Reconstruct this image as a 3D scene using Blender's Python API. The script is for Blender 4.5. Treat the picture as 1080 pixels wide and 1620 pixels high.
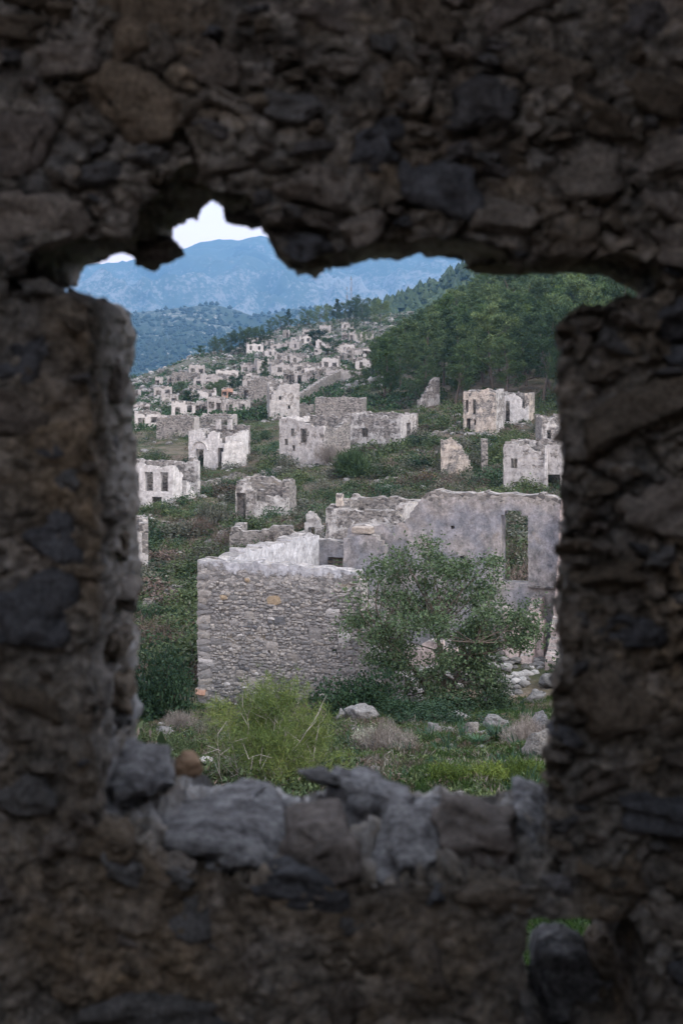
import bpy, bmesh, math, random
import numpy as np
from mathutils import Vector, Matrix
R = math.radians
scene = bpy.context.scene
C = scene.collection
for o in list(bpy.data.objects): bpy.data.objects.remove(o)
rnd = random.Random(7)
RNG = np.random.default_rng(11)

# ------------------------------------------------------------------ camera, sky, sun, exposure
F = 2250.0                                   # focal length in photo pixels (50 mm on a 36 mm tall frame)
cd = bpy.data.cameras.new('camera'); cam = bpy.data.objects.new('camera', cd); C.objects.link(cam)
cam.location = (0, 0, 0); cam.rotation_euler = (R(90), 0, 0)
cd.sensor_fit = 'VERTICAL'; cd.sensor_height = 36; cd.sensor_width = 24; cd.lens = 50
cd.shift_y = -270/1620; cd.clip_start = .05; cd.clip_end = 30000
cd.dof.use_dof = True; cd.dof.focus_distance = 60; cd.dof.aperture_fstop = 4.8
scene.camera = cam
SUN_EL, SUN_AZ = R(42), R(126)               # azimuth measured from +Y towards +X: high on the right, a little behind
w = bpy.data.worlds.new('World'); scene.world = w; w.use_nodes = True
nt = w.node_tree; nt.nodes.clear()
sky = nt.nodes.new('ShaderNodeTexSky'); sky.sky_type = 'NISHITA'; sky.sun_disc = False
sky.sun_elevation = SUN_EL; sky.sun_rotation = SUN_AZ; sky.air_density = 1.0; sky.dust_density = 4.0; sky.ozone_density = 1.5
hsv = nt.nodes.new('ShaderNodeHueSaturation'); hsv.inputs['Saturation'].default_value = .6
mixc = nt.nodes.new('ShaderNodeMix'); mixc.data_type = 'RGBA'; mixc.inputs[0].default_value = .8
tcw = nt.nodes.new('ShaderNodeTexCoord'); spw = nt.nodes.new('ShaderNodeSeparateXYZ'); rpw = nt.nodes.new('ShaderNodeValToRGB')   # even pale overcast veil, rosy towards the horizon all round
rpw.color_ramp.elements[0].position = 0; rpw.color_ramp.elements[0].color = (1, .745, .70, 1); rpw.color_ramp.elements[1].position = .55; rpw.color_ramp.elements[1].color = (.70, .71, .78, 1)
vm = nt.nodes.new('ShaderNodeVectorMath'); vm.operation = 'SCALE'; vm.inputs['Scale'].default_value = 14.5
nt.links.new(tcw.outputs['Generated'], spw.inputs[0]); nt.links.new(spw.outputs[2], rpw.inputs[0]); nt.links.new(rpw.outputs[0], vm.inputs[0]); nt.links.new(vm.outputs[0], mixc.inputs[7])
bg = nt.nodes.new('ShaderNodeBackground'); bg.inputs['Strength'].default_value = .125
wo = nt.nodes.new('ShaderNodeOutputWorld')
nt.links.new(sky.outputs[0], hsv.inputs['Color']); nt.links.new(hsv.outputs[0], mixc.inputs[6])
nt.links.new(mixc.outputs[2], bg.inputs['Color']); nt.links.new(bg.outputs[0], wo.inputs['Surface'])
sl = bpy.data.lights.new('sun', 'SUN'); sl.energy = 1.6; sl.angle = R(18); sl.color = (1, .95, .9)
so = bpy.data.objects.new('sun', sl); C.objects.link(so)
sd = Vector((math.sin(SUN_AZ)*math.cos(SUN_EL), math.cos(SUN_AZ)*math.cos(SUN_EL), math.sin(SUN_EL)))
so.rotation_euler = sd.to_track_quat('Z', 'Y').to_euler(); so.location = (0, 0, 50)
vs = scene.view_settings; vs.view_transform = 'Standard'; vs.look = 'None'; vs.exposure = .85; vs.gamma = 1; vs.use_curve_mapping = False
scene.render.engine = 'CYCLES'
cy = scene.cycles; cy.use_denoising = True; cy.max_bounces = 6; cy.diffuse_bounces = 4; cy.volume_bounces = 0
cy.use_adaptive_sampling = True; cy.adaptive_threshold = .02

# ------------------------------------------------------------------ helpers
def PX(px, py, d): return Vector(((px-540)/F*d, d, -(py-540)/F*d))
def tag(o, label=None, cat=None, group=None, kind=None):
    if label: o['label'] = label
    if cat: o['category'] = cat
    if group: o['group'] = group
    if kind: o['kind'] = kind
    return o
def empty(name, loc, rz=0, label=None, cat=None, group=None):
    o = bpy.data.objects.new(name, None); C.objects.link(o); o.location = loc; o.rotation_euler = (0, 0, rz)
    o.empty_display_size = .3
    return tag(o, label, cat, group)
def mesh_np(name, V, Fs, smooth=False):
    """V (n,3); Fs a list of int arrays each (m,3) or (m,4)"""
    me = bpy.data.meshes.new(name)
    V = np.asarray(V, np.float32)
    Fs = [np.asarray(f, np.int32) for f in Fs if len(f)]
    loops = np.concatenate([f.ravel() for f in Fs]); tot = np.concatenate([np.full(len(f), f.shape[1], np.int32) for f in Fs])
    st = np.concatenate([[0], np.cumsum(tot)[:-1]]).astype(np.int32)
    me.vertices.add(len(V)); me.vertices.foreach_set('co', V.ravel())
    me.loops.add(len(loops)); me.loops.foreach_set('vertex_index', loops)
    me.polygons.add(len(tot)); me.polygons.foreach_set('loop_start', st); me.polygons.foreach_set('loop_total', tot)
    me.polygons.foreach_set('use_smooth', np.full(len(tot), smooth, bool))
    me.update(calc_edges=True)
    return me
def obj(name, me, mat=None, parent=None, loc=None, rz=0, scale=None):
    o = bpy.data.objects.new(name, me); C.objects.link(o)
    if mat and not me.materials: me.materials.append(mat)
    if parent: o.parent = parent
    if loc is not None: o.location = loc
    if rz: o.rotation_euler = (0, 0, rz)
    if scale is not None: o.scale = scale
    return o
def children(o): return [c for c in ALLKIDS.get(o.name, [])]
def copy_tree(root, kids, loc, rz, s, label=None, group=None):
    r = root.copy(); C.objects.link(r); r.location = loc; r.rotation_euler = (0, 0, rz); r.scale = s
    if label: r['label'] = label
    if group: r['group'] = group
    for k in kids:
        c = k.copy(); C.objects.link(c); c.parent = r
    return r
# ---- vectorised gradient noise
_perm = np.random.default_rng(3).permutation(256).astype(np.int64); _perm = np.concatenate([_perm, _perm, _perm])
_grad = np.random.default_rng(4).normal(size=(256, 3)); _grad /= np.linalg.norm(_grad, axis=1)[:, None]
def noise3(p):
    p = np.asarray(p, float); i = np.floor(p).astype(np.int64); f = p-i; i &= 255
    u = f*f*f*(f*(f*6-15)+10); out = 0
    for dx in (0, 1):
        for dy in (0, 1):
            for dz in (0, 1):
                h = _perm[_perm[_perm[(i[:, 0]+dx) & 255]+((i[:, 1]+dy) & 255)]+((i[:, 2]+dz) & 255)]
                g = _grad[h]
                v = g[:, 0]*(f[:, 0]-dx)+g[:, 1]*(f[:, 1]-dy)+g[:, 2]*(f[:, 2]-dz)
                wt = (u[:, 0] if dx else 1-u[:, 0])*(u[:, 1] if dy else 1-u[:, 1])*(u[:, 2] if dz else 1-u[:, 2])
                out = out+v*wt
    return out*1.5
def fbm(p, oct=4, lac=2.0, gain=.5):
    p = np.asarray(p, float); a = 1; s = 0
    for k in range(oct):
        s = s+a*noise3(p+k*17.3); p = p*lac; a *= gain
    return s
def vnoise(p, oct=3):
    return np.stack([fbm(p, oct), fbm(p+31.7, oct), fbm(p+71.1, oct)], 1)
def worley(p, seed=0, jitter=.9):
    """F1, F2 of a 3D cell noise"""
    p = np.asarray(p, float); i0 = np.floor(p).astype(np.int64); f1 = np.full(len(p), 9.); f2 = np.full(len(p), 9.)
    for dx in (-1, 0, 1):
        for dy in (-1, 0, 1):
            for dz in (-1, 0, 1):
                c = i0+np.array([dx, dy, dz])
                h = _perm[_perm[_perm[c[:, 0] & 255]+(c[:, 1] & 255)]+((c[:, 2]+seed) & 255)]
                q = c+.5+jitter*np.clip(_grad[h], -.5, .5)
                d = np.linalg.norm(p-q, axis=1)
                m = d < f1
                f2 = np.where(m, f1, np.minimum(f2, d)); f1 = np.where(m, d, f1)
    return f1, f2
def ico(sub):
    bm = bmesh.new(); bmesh.ops.create_icosphere(bm, subdivisions=sub, radius=1)
    V = np.array([v.co[:] for v in bm.verts]); Fc = np.array([[v.index for v in f.verts] for f in bm.faces]); bm.free()
    return V, Fc
ICO = {k: ico(k) for k in (1, 2, 3, 4)}
def stone_mesh(name, sub, seed, rough=.18, square=.55):
    V, Fc = ICO[sub]; r = np.random.default_rng(seed)
    m = np.abs(V).max(1)[:, None]
    W = V*(1-square)+V/m*square*.85                      # between a ball and a block
    for k in range(9):                                  # broken faces
        n = r.normal(size=3); n /= np.linalg.norm(n); d = r.uniform(.5, .88)
        ex = np.maximum(W@n-d, 0); W = W-ex[:, None]*n*.93
    off = r.uniform(0, 90, 3)
    W = W+V*(rough*fbm(V*1.3+off, 3))[:, None]+vnoise(V*4+off, 3)*rough*.3
    return mesh_np(name, W, [Fc], smooth=sub >= 3)
def tubes(segs, sides=5):
    """segs: (p0,p1,r0,r1)"""
    Vs, Fc = [], []; n = 0
    for p0, p1, r0, r1 in segs:
        p0 = np.array(p0, float); p1 = np.array(p1, float); d = p1-p0; L = np.linalg.norm(d)
        if L < 1e-6: continue
        d /= L; a = np.cross(d, [0, 0, 1.]) if abs(d[2]) < .9 else np.cross(d, [1., 0, 0]); a /= np.linalg.norm(a); b = np.cross(d, a)
        t = np.arange(sides)*2*math.pi/sides
        ring = np.cos(t)[:, None]*a+np.sin(t)[:, None]*b
        Vs += [p0+ring*r0, p1+ring*r1]
        i = np.arange(sides); j = (i+1) % sides
        Fc.append(np.stack([n+i, n+j, n+sides+j, n+sides+i], 1)); n += 2*sides
    return np.concatenate(Vs), np.concatenate(Fc)
def leaf_cloud(cent, size, aspect, r, up=.2, sizevar=.4):
    """one rhombic leaf at every centre"""
    n = len(cent); d = r.normal(size=(n, 3)); d[:, 2] += up; d /= np.linalg.norm(d, axis=1)[:, None]
    w_ = np.cross(d, r.normal(size=(n, 3))); w_ /= np.linalg.norm(w_, axis=1)[:, None]+1e-9
    s = size*(1+sizevar*r.uniform(-1, 1, n))[:, None]
    V = np.stack([cent, cent+d*s*.5+w_*s*.5*aspect, cent+d*s, cent+d*s*.5-w_*s*.5*aspect], 1).reshape(-1, 3)
    return V, np.arange(4*n).reshape(n, 4)
def join(*parts):
    Vs, F4, F3 = [], [], []; n = 0
    for V, Fc in parts:
        Fc = np.asarray(Fc)+n; (F4 if Fc.shape[1] == 4 else F3).append(Fc); Vs.append(V); n += len(V)
    return np.concatenate(Vs), ([np.concatenate(F4)] if F4 else [])+([np.concatenate(F3)] if F3 else [])

# ------------------------------------------------------------------ materials
def nmat(name, rough=.9):
    m = bpy.data.materials.new(name); m.use_nodes = True
    t = m.node_tree; b = t.nodes['Principled BSDF']; b.inputs['Roughness'].default_value = rough
    b.inputs['Specular IOR Level'].default_value = .15
    return m, t, b
def nd(t, typ, **kw):
    n = t.nodes.new(typ)
    for k, v in kw.items():
        if k.startswith('i_'): n.inputs[k[2:].replace('_', ' ')].default_value = v
        else: setattr(n, k, v)
    return n
def ramp(t, src, stops, interp='LINEAR'):
    n = t.nodes.new('ShaderNodeValToRGB'); n.color_ramp.interpolation = interp
    e = n.color_ramp.elements
    while len(e) < len(stops): e.new(.5)
    for el, (p, c) in zip(e, stops):
        el.position = p; el.color = (*c, 1) if not isinstance(c, (int, float)) else (c, c, c, 1)
    t.links.new(src, n.inputs[0]); return n.outputs[0]
def mixn(t, fac, a, b, mode='MIX'):
    n = t.nodes.new('ShaderNodeMix'); n.data_type = 'RGBA'; n.blend_type = mode; n.clamp_factor = True
    for sock, v in ((n.inputs[0], fac), (n.inputs[6], a), (n.inputs[7], b)):
        if hasattr(v, 'is_linked'): t.links.new(v, sock)
        elif isinstance(v, (int, float)): sock.default_value = v
        else: sock.default_value = (*v, 1)
    return n.outputs[2]
def coords(t, kind='Object', scale=(1, 1, 1)):
    c = t.nodes.new('ShaderNodeTexCoord'); mp = t.nodes.new('ShaderNodeMapping'); mp.inputs['Scale'].default_value = scale
    t.links.new(c.outputs[kind], mp.inputs['Vector']); return mp.outputs[0]
def noise(t, vec, scale, detail=4, rough=.55, dist=0.):
    n = nd(t, 'ShaderNodeTexNoise'); n.inputs['Scale'].default_value = scale; n.inputs['Detail'].default_value = detail
    n.inputs['Roughness'].default_value = rough; n.inputs['Distortion'].default_value = dist
    t.links.new(vec, n.inputs['Vector']); return n.outputs['Fac']
def math_(t, op, a, b=None, c=None):
    n = t.nodes.new('ShaderNodeMath'); n.operation = op
    for k, v in enumerate((a, b, c)):
        if v is None: continue
        if hasattr(v, 'is_linked'): t.links.new(v, n.inputs[k])
        else: n.inputs[k].default_value = v
    return n.outputs[0]
def bump(t, b, h, strength=.5, dist=.02, prev=None):
    n = t.nodes.new('ShaderNodeBump'); n.inputs['Strength'].default_value = strength; n.inputs['Distance'].default_value = dist
    t.links.new(h, n.inputs['Height'])
    if prev: t.links.new(prev, n.inputs['Normal'])
    t.links.new(n.outputs[0], b.inputs['Normal']); return n.outputs[0]
def sep(t, vec):
    n = t.nodes.new('ShaderNodeSeparateXYZ'); t.links.new(vec, n.inputs[0]); return n.outputs
def obrandom(t):
    n = t.nodes.new('ShaderNodeObjectInfo'); return n.outputs['Random']

def m_stone(name, cols, sc=1., bd=.01, mott=.6):
    """separate stones: hue picked per object, mottled and pitted"""
    m, t, b = nmat(name); v = coords(t)
    n = len(cols); base = ramp(t, obrandom(t), [((k+.5)/n, c) for k, c in enumerate(cols)], 'CONSTANT' if n > 5 else 'LINEAR')
    gp = nd(t, 'ShaderNodeNewGeometry'); mpw = nd(t, 'ShaderNodeMapping'); mpw.inputs['Scale'].default_value = (sc, sc, sc); t.links.new(gp.outputs['Position'], mpw.inputs['Vector']); wv = mpw.outputs[0]
    off = nd(t, 'ShaderNodeVectorMath', operation='ADD'); t.links.new(wv, off.inputs[0])
    cmb = nd(t, 'ShaderNodeCombineXYZ'); rr = math_(t, 'MULTIPLY', obrandom(t), 57.)
    for k in range(3): t.links.new(rr, cmb.inputs[k])
    t.links.new(cmb.outputs[0], off.inputs[1]); wv = off.outputs[0]
    n1 = noise(t, wv, 1.3, 5, .65, .4); n2 = noise(t, wv, 6, 5, .7)
    c = mixn(t, mott, base, ramp(t, n1, [(.3, .45), (.5, .85), (.7, 1.45)]), 'MULTIPLY')
    c = mixn(t, mott, c, ramp(t, n2, [(.35, .45), (.55, 1.1), (.75, 1.4)]), 'MULTIPLY')
    t.links.new(c, b.inputs['Base Color'])
    bump(t, b, n2, .9, bd, bump(t, b, n1, .6, bd*3)); return m
M = {}
M['near_stone'] = m_stone('near_stone', [(.145, .145, .15), (.21, .19, .17), (.14, .12, .10), (.19, .155, .12), (.10, .105, .12), (.17, .15, .14), (.12, .10, .08), (.23, .205, .185), (.11, .11, .118), (.165, .138, .112), (.15, .13, .115), (.13, .125, .13)], 15., .012, .8)
# mortar of the near wall
m, t, b = nmat('near_mortar'); v = coords(t)
n1 = noise(t, v, 4, 6, .65, .5); n2 = noise(t, v, 34, 6, .75); n3 = noise(t, v, 9, 4, .6, .3)
an = nd(t, 'ShaderNodeAttribute', attribute_name='tone'); aj = nd(t, 'ShaderNodeAttribute', attribute_name='joint')
c = ramp(t, an.outputs['Fac'], [(.05, (.07, .071, .076)), (.2, (.19, .18, .172)), (.35, (.125, .112, .098)), (.5, (.215, .20, .178)), (.62, (.11, .112, .118)), (.78, (.18, .158, .13)), (.9, (.28, .262, .245)), (1, (.16, .162, .17))])
c2 = ramp(t, n1, [(.3, (.10, .09, .082)), (.45, (.165, .152, .135)), (.58, (.2, .188, .172)), (.72, (.135, .135, .135))])
c = mixn(t, .5, c, c2)
c = mixn(t, ramp(t, n3, [(.58, 0), (.7, .5)]), c, (.2, .145, .085))
c = mixn(t, ramp(t, noise(t, v, 1.6, 4, .6, .5), [(.48, 0), (.66, .7)]), c, (.23, .165, .10))
c = mixn(t, ramp(t, noise(t, v, 2.3, 4, .6, .8), [(.56, 0), (.7, .6)]), c, (.085, .09, .10))
c = mixn(t, ramp(t, noise(t, v, 5.5, 5, .7, .8), [(.56, 0), (.68, .75)]), c, (.30, .27, .245))
c = mixn(t, math_(t, 'MULTIPLY', aj.outputs['Fac'], .7), c, (.045, .038, .032))
c = mixn(t, .9, c, ramp(t, n2, [(.32, .2), (.5, .95), (.66, 1.65)]), 'MULTIPLY')
c = mixn(t, .8, c, ramp(t, noise(t, v, 13, 6, .8, .6), [(.36, .3), (.5, .95), (.64, 1.6)]), 'MULTIPLY')
# lime left on the reveals and the sill, lightened to paint in outside light (y is the depth into the wall)
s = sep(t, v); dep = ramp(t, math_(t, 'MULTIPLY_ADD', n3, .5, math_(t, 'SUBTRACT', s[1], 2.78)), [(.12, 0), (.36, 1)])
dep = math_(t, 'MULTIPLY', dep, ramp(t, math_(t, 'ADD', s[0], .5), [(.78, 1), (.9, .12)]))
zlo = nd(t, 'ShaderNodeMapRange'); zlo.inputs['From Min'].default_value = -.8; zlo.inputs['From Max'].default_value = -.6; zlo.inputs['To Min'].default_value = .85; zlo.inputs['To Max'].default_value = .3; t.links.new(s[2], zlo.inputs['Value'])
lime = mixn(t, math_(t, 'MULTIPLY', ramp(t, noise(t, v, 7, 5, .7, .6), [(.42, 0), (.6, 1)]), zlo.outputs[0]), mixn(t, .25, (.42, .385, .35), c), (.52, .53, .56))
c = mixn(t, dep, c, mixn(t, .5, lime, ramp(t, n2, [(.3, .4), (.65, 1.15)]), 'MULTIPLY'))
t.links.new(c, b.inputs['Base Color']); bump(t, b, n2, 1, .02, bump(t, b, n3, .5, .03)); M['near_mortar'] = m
# the sill stones: grey limestone with lime patches
m, t, b = nmat('sill_stone'); v = nd(t, 'ShaderNodeNewGeometry').outputs['Position']
n1 = noise(t, v, 19, 6, .8, 0.); n2 = noise(t, v, 85, 6, .85)
c = ramp(t, n1, [(.34, (.09, .09, .098)), (.45, (.22, .22, .235)), (.54, (.37, .375, .395)), (.64, (.56, .565, .59))])
c = mixn(t, .9, c, ramp(t, n2, [(.32, .25), (.5, .9), (.66, 1.35)]), 'MULTIPLY')
t.links.new(c, b.inputs['Base Color']); bump(t, b, n2, 1, .012, bump(t, b, n1, .8, .03)); M['sill_stone'] = m
m, t, b = nmat('tan_stone'); v = nd(t, 'ShaderNodeNewGeometry').outputs['Position']; n2 = noise(t, v, 40, 6, .7)
t.links.new(ramp(t, n2, [(.3, (.16, .10, .06)), (.6, (.36, .25, .17)), (.8, (.4, .32, .25))]), b.inputs['Base Color']); bump(t, b, n2, .8, .01); M['tan_stone'] = m

def m_masonry(name, plaster=.5, pcol=(.6, .58, .56), pcol2=(.45, .43, .42), scol=((.10, .095, .095), (.26, .24, .225), (.36, .33, .30)), band=None, cell=4.2, blue=0., stain=1., lichen=.3, calm=1., soft=1.):
    """rubble wall with remains of lime render; band=(z0,z1): render kept between these local heights"""
    m, t, b = nmat(name); v = coords(t)
    wob = nd(t, 'ShaderNodeVectorMath', operation='MULTIPLY_ADD'); nn = nd(t, 'ShaderNodeTexNoise'); nn.inputs['Scale'].default_value = 3
    t.links.new(v, nn.inputs['Vector']); t.links.new(nn.outputs['Color'], wob.inputs[0]); wob.inputs[1].default_value = (.18, .18, .18); t.links.new(v, wob.inputs[2])
    mp = nd(t, 'ShaderNodeMapping'); mp.inputs['Scale'].default_value = (1, 1, 1.8); t.links.new(wob.outputs[0], mp.inputs['Vector'])
    vo = nd(t, 'ShaderNodeTexVoronoi'); vo.inputs['Scale'].default_value = cell; t.links.new(mp.outputs[0], vo.inputs['Vector'])
    ve = nd(t, 'ShaderNodeTexVoronoi', feature='DISTANCE_TO_EDGE'); ve.inputs['Scale'].default_value = cell; t.links.new(mp.outputs[0], ve.inputs['Vector'])
    rgb = nd(t, 'ShaderNodeSeparateColor'); t.links.new(vo.outputs['Color'], rgb.inputs[0])
    sc = ramp(t, rgb.outputs[0], [(.05, scol[0]), (.5, scol[1]), (.9, scol[2])])
    mort = ramp(t, ve.outputs['Distance'], [(.0, 0), (.09, 1)])
    big = noise(t, v, .55, 4, .6, .3); mid = noise(t, v, 2.2, 6, .65, .3); fine = noise(t, v, 14, 5, .7)
    sc = mixn(t, mort, ramp(t, mid, [(.35, (.17, .155, .145)), (.65, (.33, .31, .29))]), sc)
    # render
    pm = math_(t, 'ADD', math_(t, 'MULTIPLY', big, .75), math_(t, 'MULTIPLY', mid, .55))
    if band:
        z = sep(t, v)[2]
        g = nd(t, 'ShaderNodeMapRange'); g.inputs['From Min'].default_value = band[0]; g.inputs['From Max'].default_value = band[1]
        g.inputs['To Min'].default_value = -.25; g.inputs['To Max'].default_value = .3; t.links.new(z, g.inputs['Value'])
        pm = math_(t, 'ADD', pm, g.outputs[0])
    thr = .65+.34*(.5-plaster)*1.3
    pk = nd(t, 'ShaderNodeMapRange'); pk.inputs['From Min'].default_value = thr-.02; pk.inputs['From Max'].default_value = thr+.03; t.links.new(pm, pk.inputs['Value'])
    pmask = pk.outputs[0]
    st = noise(t, coords(t, 'Object', (1.3, 1.3, .75)), 1.5, 6, .78)
    pc = mixn(t, ramp(t, mid, [(.5-.15*soft, 0), (.5+.15*soft, 1)]), pcol2, pcol)
    if blue: pc = mixn(t, ramp(t, noise(t, v, .7, 3, .5), [(.44, 0), (.58, blue)]), pc, (.20, .23, .30))
    pc = mixn(t, .75*stain, pc, ramp(t, st, [(.34, .22), (.5, .75), (.66, 1.1)]), 'MULTIPLY')
    gn = sep(t, nd(t, 'ShaderNodeNewGeometry').outputs['Normal'])[2]
    pmask = math_(t, 'MULTIPLY', pmask, ramp(t, gn, [(.45, 1), (.7, .12)]))   # no render left on the wall tops
    c = mixn(t, pmask, sc, pc)
    c = mixn(t, .7*calm, c, ramp(t, noise(t, v, 5, 6, .75, .3), [(.34, .35), (.5, .95), (.68, 1.3)]), 'MULTIPLY')
    c = mixn(t, .6, c, ramp(t, fine, [(.3, .55), (.5, 1), (.72, 1.25)]), 'MULTIPLY')
    if lichen: c = mixn(t, ramp(t, noise(t, v, 1.1, 5, .7, .5), [(.6, 0), (.72, lichen)]), c, (.34, .25, .12))
    t.links.new(c, b.inputs['Base Color'])
    h = math_(t, 'ADD', math_(t, 'MULTIPLY', math_(t, 'MULTIPLY', mort, .5), math_(t, 'SUBTRACT', 1.0, pmask)), math_(t, 'MULTIPLY', pmask, .7))
    bump(t, b, fine, .5, .02, bump(t, b, h, .8, .05)); return m
GREY = ((.09, .085, .085), (.22, .205, .195), (.33, .305, .285))
GREY2 = ((.16, .155, .155), (.30, .285, .28), (.42, .395, .375))
M['ruin_grey'] = m_masonry('ruin_grey', .12, scol=GREY)
M['ruin_mixed'] = m_masonry('ruin_mixed', .5, scol=GREY)
M['ruin_pale'] = m_masonry('ruin_pale', .7, (.55, .525, .51), (.40, .38, .37), stain=.85, calm=.7)
M['ruin_white'] = m_masonry('ruin_white', .98, (.74, .715, .70), (.54, .515, .50), stain=.85, lichen=.1, calm=.7)
M['ruin_warm'] = m_masonry('ruin_warm', .55, (.62, .55, .48), (.47, .41, .36), lichen=.5)
M['ruin_orange'] = m_masonry('ruin_orange', 1.0, (.6, .36, .27), (.45, .3, .24))
M['dark_masonry'] = m_masonry('dark_masonry', .0, scol=((.06, .058, .056), (.13, .125, .115), (.21, .195, .18)), lichen=.2)
M['village_white'] = m_masonry('village_white', 1.25, (.62, .58, .56), (.48, .45, .43), stain=.35, lichen=.0, calm=.45)
M['village_pale'] = m_masonry('village_pale', 1.05, (.48, .445, .43), (.36, .335, .32), stain=.4, lichen=.0, calm=.45)
M['village_mixed'] = m_masonry('village_mixed', .55, (.50, .465, .445), (.38, .355, .34), scol=GREY, stain=.4, lichen=.0, calm=.5)
M['front_wall'] = m_masonry('front_wall', .0, (.56, .56, .59), (.40, .40, .425), scol=GREY2, band=(3.7, 4.9), cell=6, lichen=.5)
M['inner_white'] = m_masonry('inner_white', .7, (.6, .6, .62), (.42, .42, .44), scol=GREY, band=(5.6, 3.4), stain=.6, lichen=.05)
M['inner_blue'] = m_masonry('inner_blue', .48, (.42, .385, .375), (.235, .225, .22), soft=.7, calm=.8, scol=GREY, blue=.4, lichen=.25, band=(6.5, 5.6), stain=.8)
M['inner_pink'] = m_masonry('inner_pink', .95, (.64, .53, .50), (.48, .40, .385), scol=GREY, stain=.8)
M['quoin'] = m_stone('quoin', [(.30, .28, .27), (.40, .33, .26), (.22, .21, .21)], 5., .03)
M['rubble_stone'] = m_stone('rubble_stone', [(.23, .222, .22), (.28, .265, .258), (.19, .184, .185), (.31, .285, .26), (.25, .238, .232), (.13, .13, .137), (.34, .315, .295), (.27, .248, .228), (.215, .207, .204), (.48, .46, .45), (.30, .28, .263), (.34, .265, .185)], 7., .012, .45)
M['rock'] = m_stone('rock', [(.17, .167, .164), (.25, .243, .24), (.21, .195, .178), (.14, .138, .142)], 4., .05, .75)
m, t, b = nmat('old_timber'); v = coords(t, 'Object', (2, 14, 14)); n2 = noise(t, v, 3, 5, .6)
t.links.new(ramp(t, n2, [(.3, (.05, .042, .036)), (.7, (.15, .125, .105))]), b.inputs['Base Color']); bump(t, b, n2, .5, .01); M['timber'] = m
m, t, b = nmat('plain_masonry'); v = coords(t); n2 = noise(t, v, 5, 5, .6)
t.links.new(ramp(t, n2, [(.3, (.10, .088, .075)), (.7, (.22, .19, .165))]), b.inputs['Base Color']); bump(t, b, n2, .6, .03); M['room'] = m
m, t, b = nmat('steel', .5); b.inputs['Base Color'].default_value = (.22, .23, .25, 1); b.inputs['Metallic'].default_value = .6; M['steel'] = m
m, t, b = nmat('white_paint', .5); b.inputs['Base Color'].default_value = (.75, .75, .75, 1); M['white_paint'] = m

def m_leaf(name, a, b_, c_, sc=1.2, trans=.14):
    m, t, b = nmat(name, .6); v = coords(t)
    n1 = noise(t, v, sc, 3, .6); g = nd(t, 'ShaderNodeNewGeometry')
    ri = g.outputs['Random Per Island']
    k = math_(t, 'ADD', math_(t, 'MULTIPLY', n1, .75), math_(t, 'MULTIPLY', ri, .3))
    c = ramp(t, k, [(.35, a), (.55, b_), (.75, c_)])
    oi = nd(t, 'ShaderNodeObjectInfo')
    hs = nd(t, 'ShaderNodeHueSaturation'); t.links.new(c, hs.inputs['Color'])
    t.links.new(math_(t, 'MULTIPLY_ADD', oi.outputs['Random'], .85, .62), hs.inputs['Value'])
    t.links.new(math_(t, 'MULTIPLY_ADD', oi.outputs['Random'], -.04, .52), hs.inputs['Hue'])
    t.links.new(hs.outputs[0], b.inputs['Base Color'])
    tr = nd(t, 'ShaderNodeBsdfTranslucent'); t.links.new(hs.outputs[0], tr.inputs['Color'])
    mx = nd(t, 'ShaderNodeMixShader'); mx.inputs[0].default_value = trans
    t.links.new(b.outputs[0], mx.inputs[1]); t.links.new(tr.outputs[0], mx.inputs[2])
    t.links.new(mx.outputs[0], t.nodes['Material Output'].inputs['Surface']); return m
M['pine'] = m_leaf('pine_needles', (.034, .06, .025), (.066, .104, .042), (.108, .15, .06))
M['pine_dark'] = m_leaf('pine_needles_dark', (.022, .043, .021), (.040, .07, .032), (.068, .102, .043))
M['pine_light'] = m_leaf('pine_needles_light', (.038, .07, .026), (.065, .108, .036), (.095, .142, .048))
M['young_pine'] = m_leaf('young_pine_needles', (.04, .07, .02), (.075, .112, .031), (.125, .15, .045))
M['oak'] = m_leaf('oak_leaves', (.032, .055, .029), (.056, .09, .045), (.088, .128, .064), 2.)
M['dark_bush'] = m_leaf('dark_bush_leaves', (.014, .032, .016), (.026, .055, .027), (.045, .08, .04), 2.)
M['scrub_grey'] = m_leaf('scrub_grey_leaves', (.05, .055, .04), (.09, .095, .072), (.14, .14, .11), 2.)
M['scrub_green'] = m_leaf('scrub_green_leaves', (.028, .045, .02), (.05, .075, .033), (.085, .11, .048), 2.)
M['scrub_brown'] = m_leaf('scrub_brown_twigs', (.045, .034, .027), (.085, .066, .052), (.13, .10, .08), 2., .05)
M['dry'] = m_leaf('dry_twigs', (.10, .085, .075), (.19, .17, .152), (.29, .265, .24), 2., .05)
M['spurge'] = m_leaf('spurge_leaves', (.06, .095, .018), (.105, .145, .03), (.15, .185, .045), 2.)
M['lily'] = m_leaf('lily_leaves', (.03, .07, .04), (.05, .10, .055), (.07, .125, .07), 2.)
M['silver'] = m_leaf('silver_leaves', (.14, .17, .11), (.24, .27, .20), (.34, .36, .29), 2.)
M['yellow_bush'] = m_leaf('yellow_leaves', (.09, .07, .035), (.16, .12, .045), (.21, .155, .055), 2.)
M['grass'] = m_leaf('grass_blades', (.014, .034, .008), (.025, .055, .012), (.048, .08, .018), .35)
M['hill_wood'] = m_leaf('hill_wood', (.012, .02, .012), (.022, .036, .018), (.036, .055, .026), .02)
M['ridge_wood'] = m_leaf('ridge_wood', (.02, .036, .018), (.034, .056, .026), (.052, .078, .035), .05)
def m_bark(name, a, b_):
    m, t, b = nmat(name); n2 = noise(t, coords(t, 'Object', (8, 8, 2)), 3, 5, .6)
    t.links.new(ramp(t, n2, [(.3, a), (.7, b_)]), b.inputs['Base Color']); return m
M['bark'] = m_bark('bark', (.05, .042, .036), (.14, .115, .095))
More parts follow.
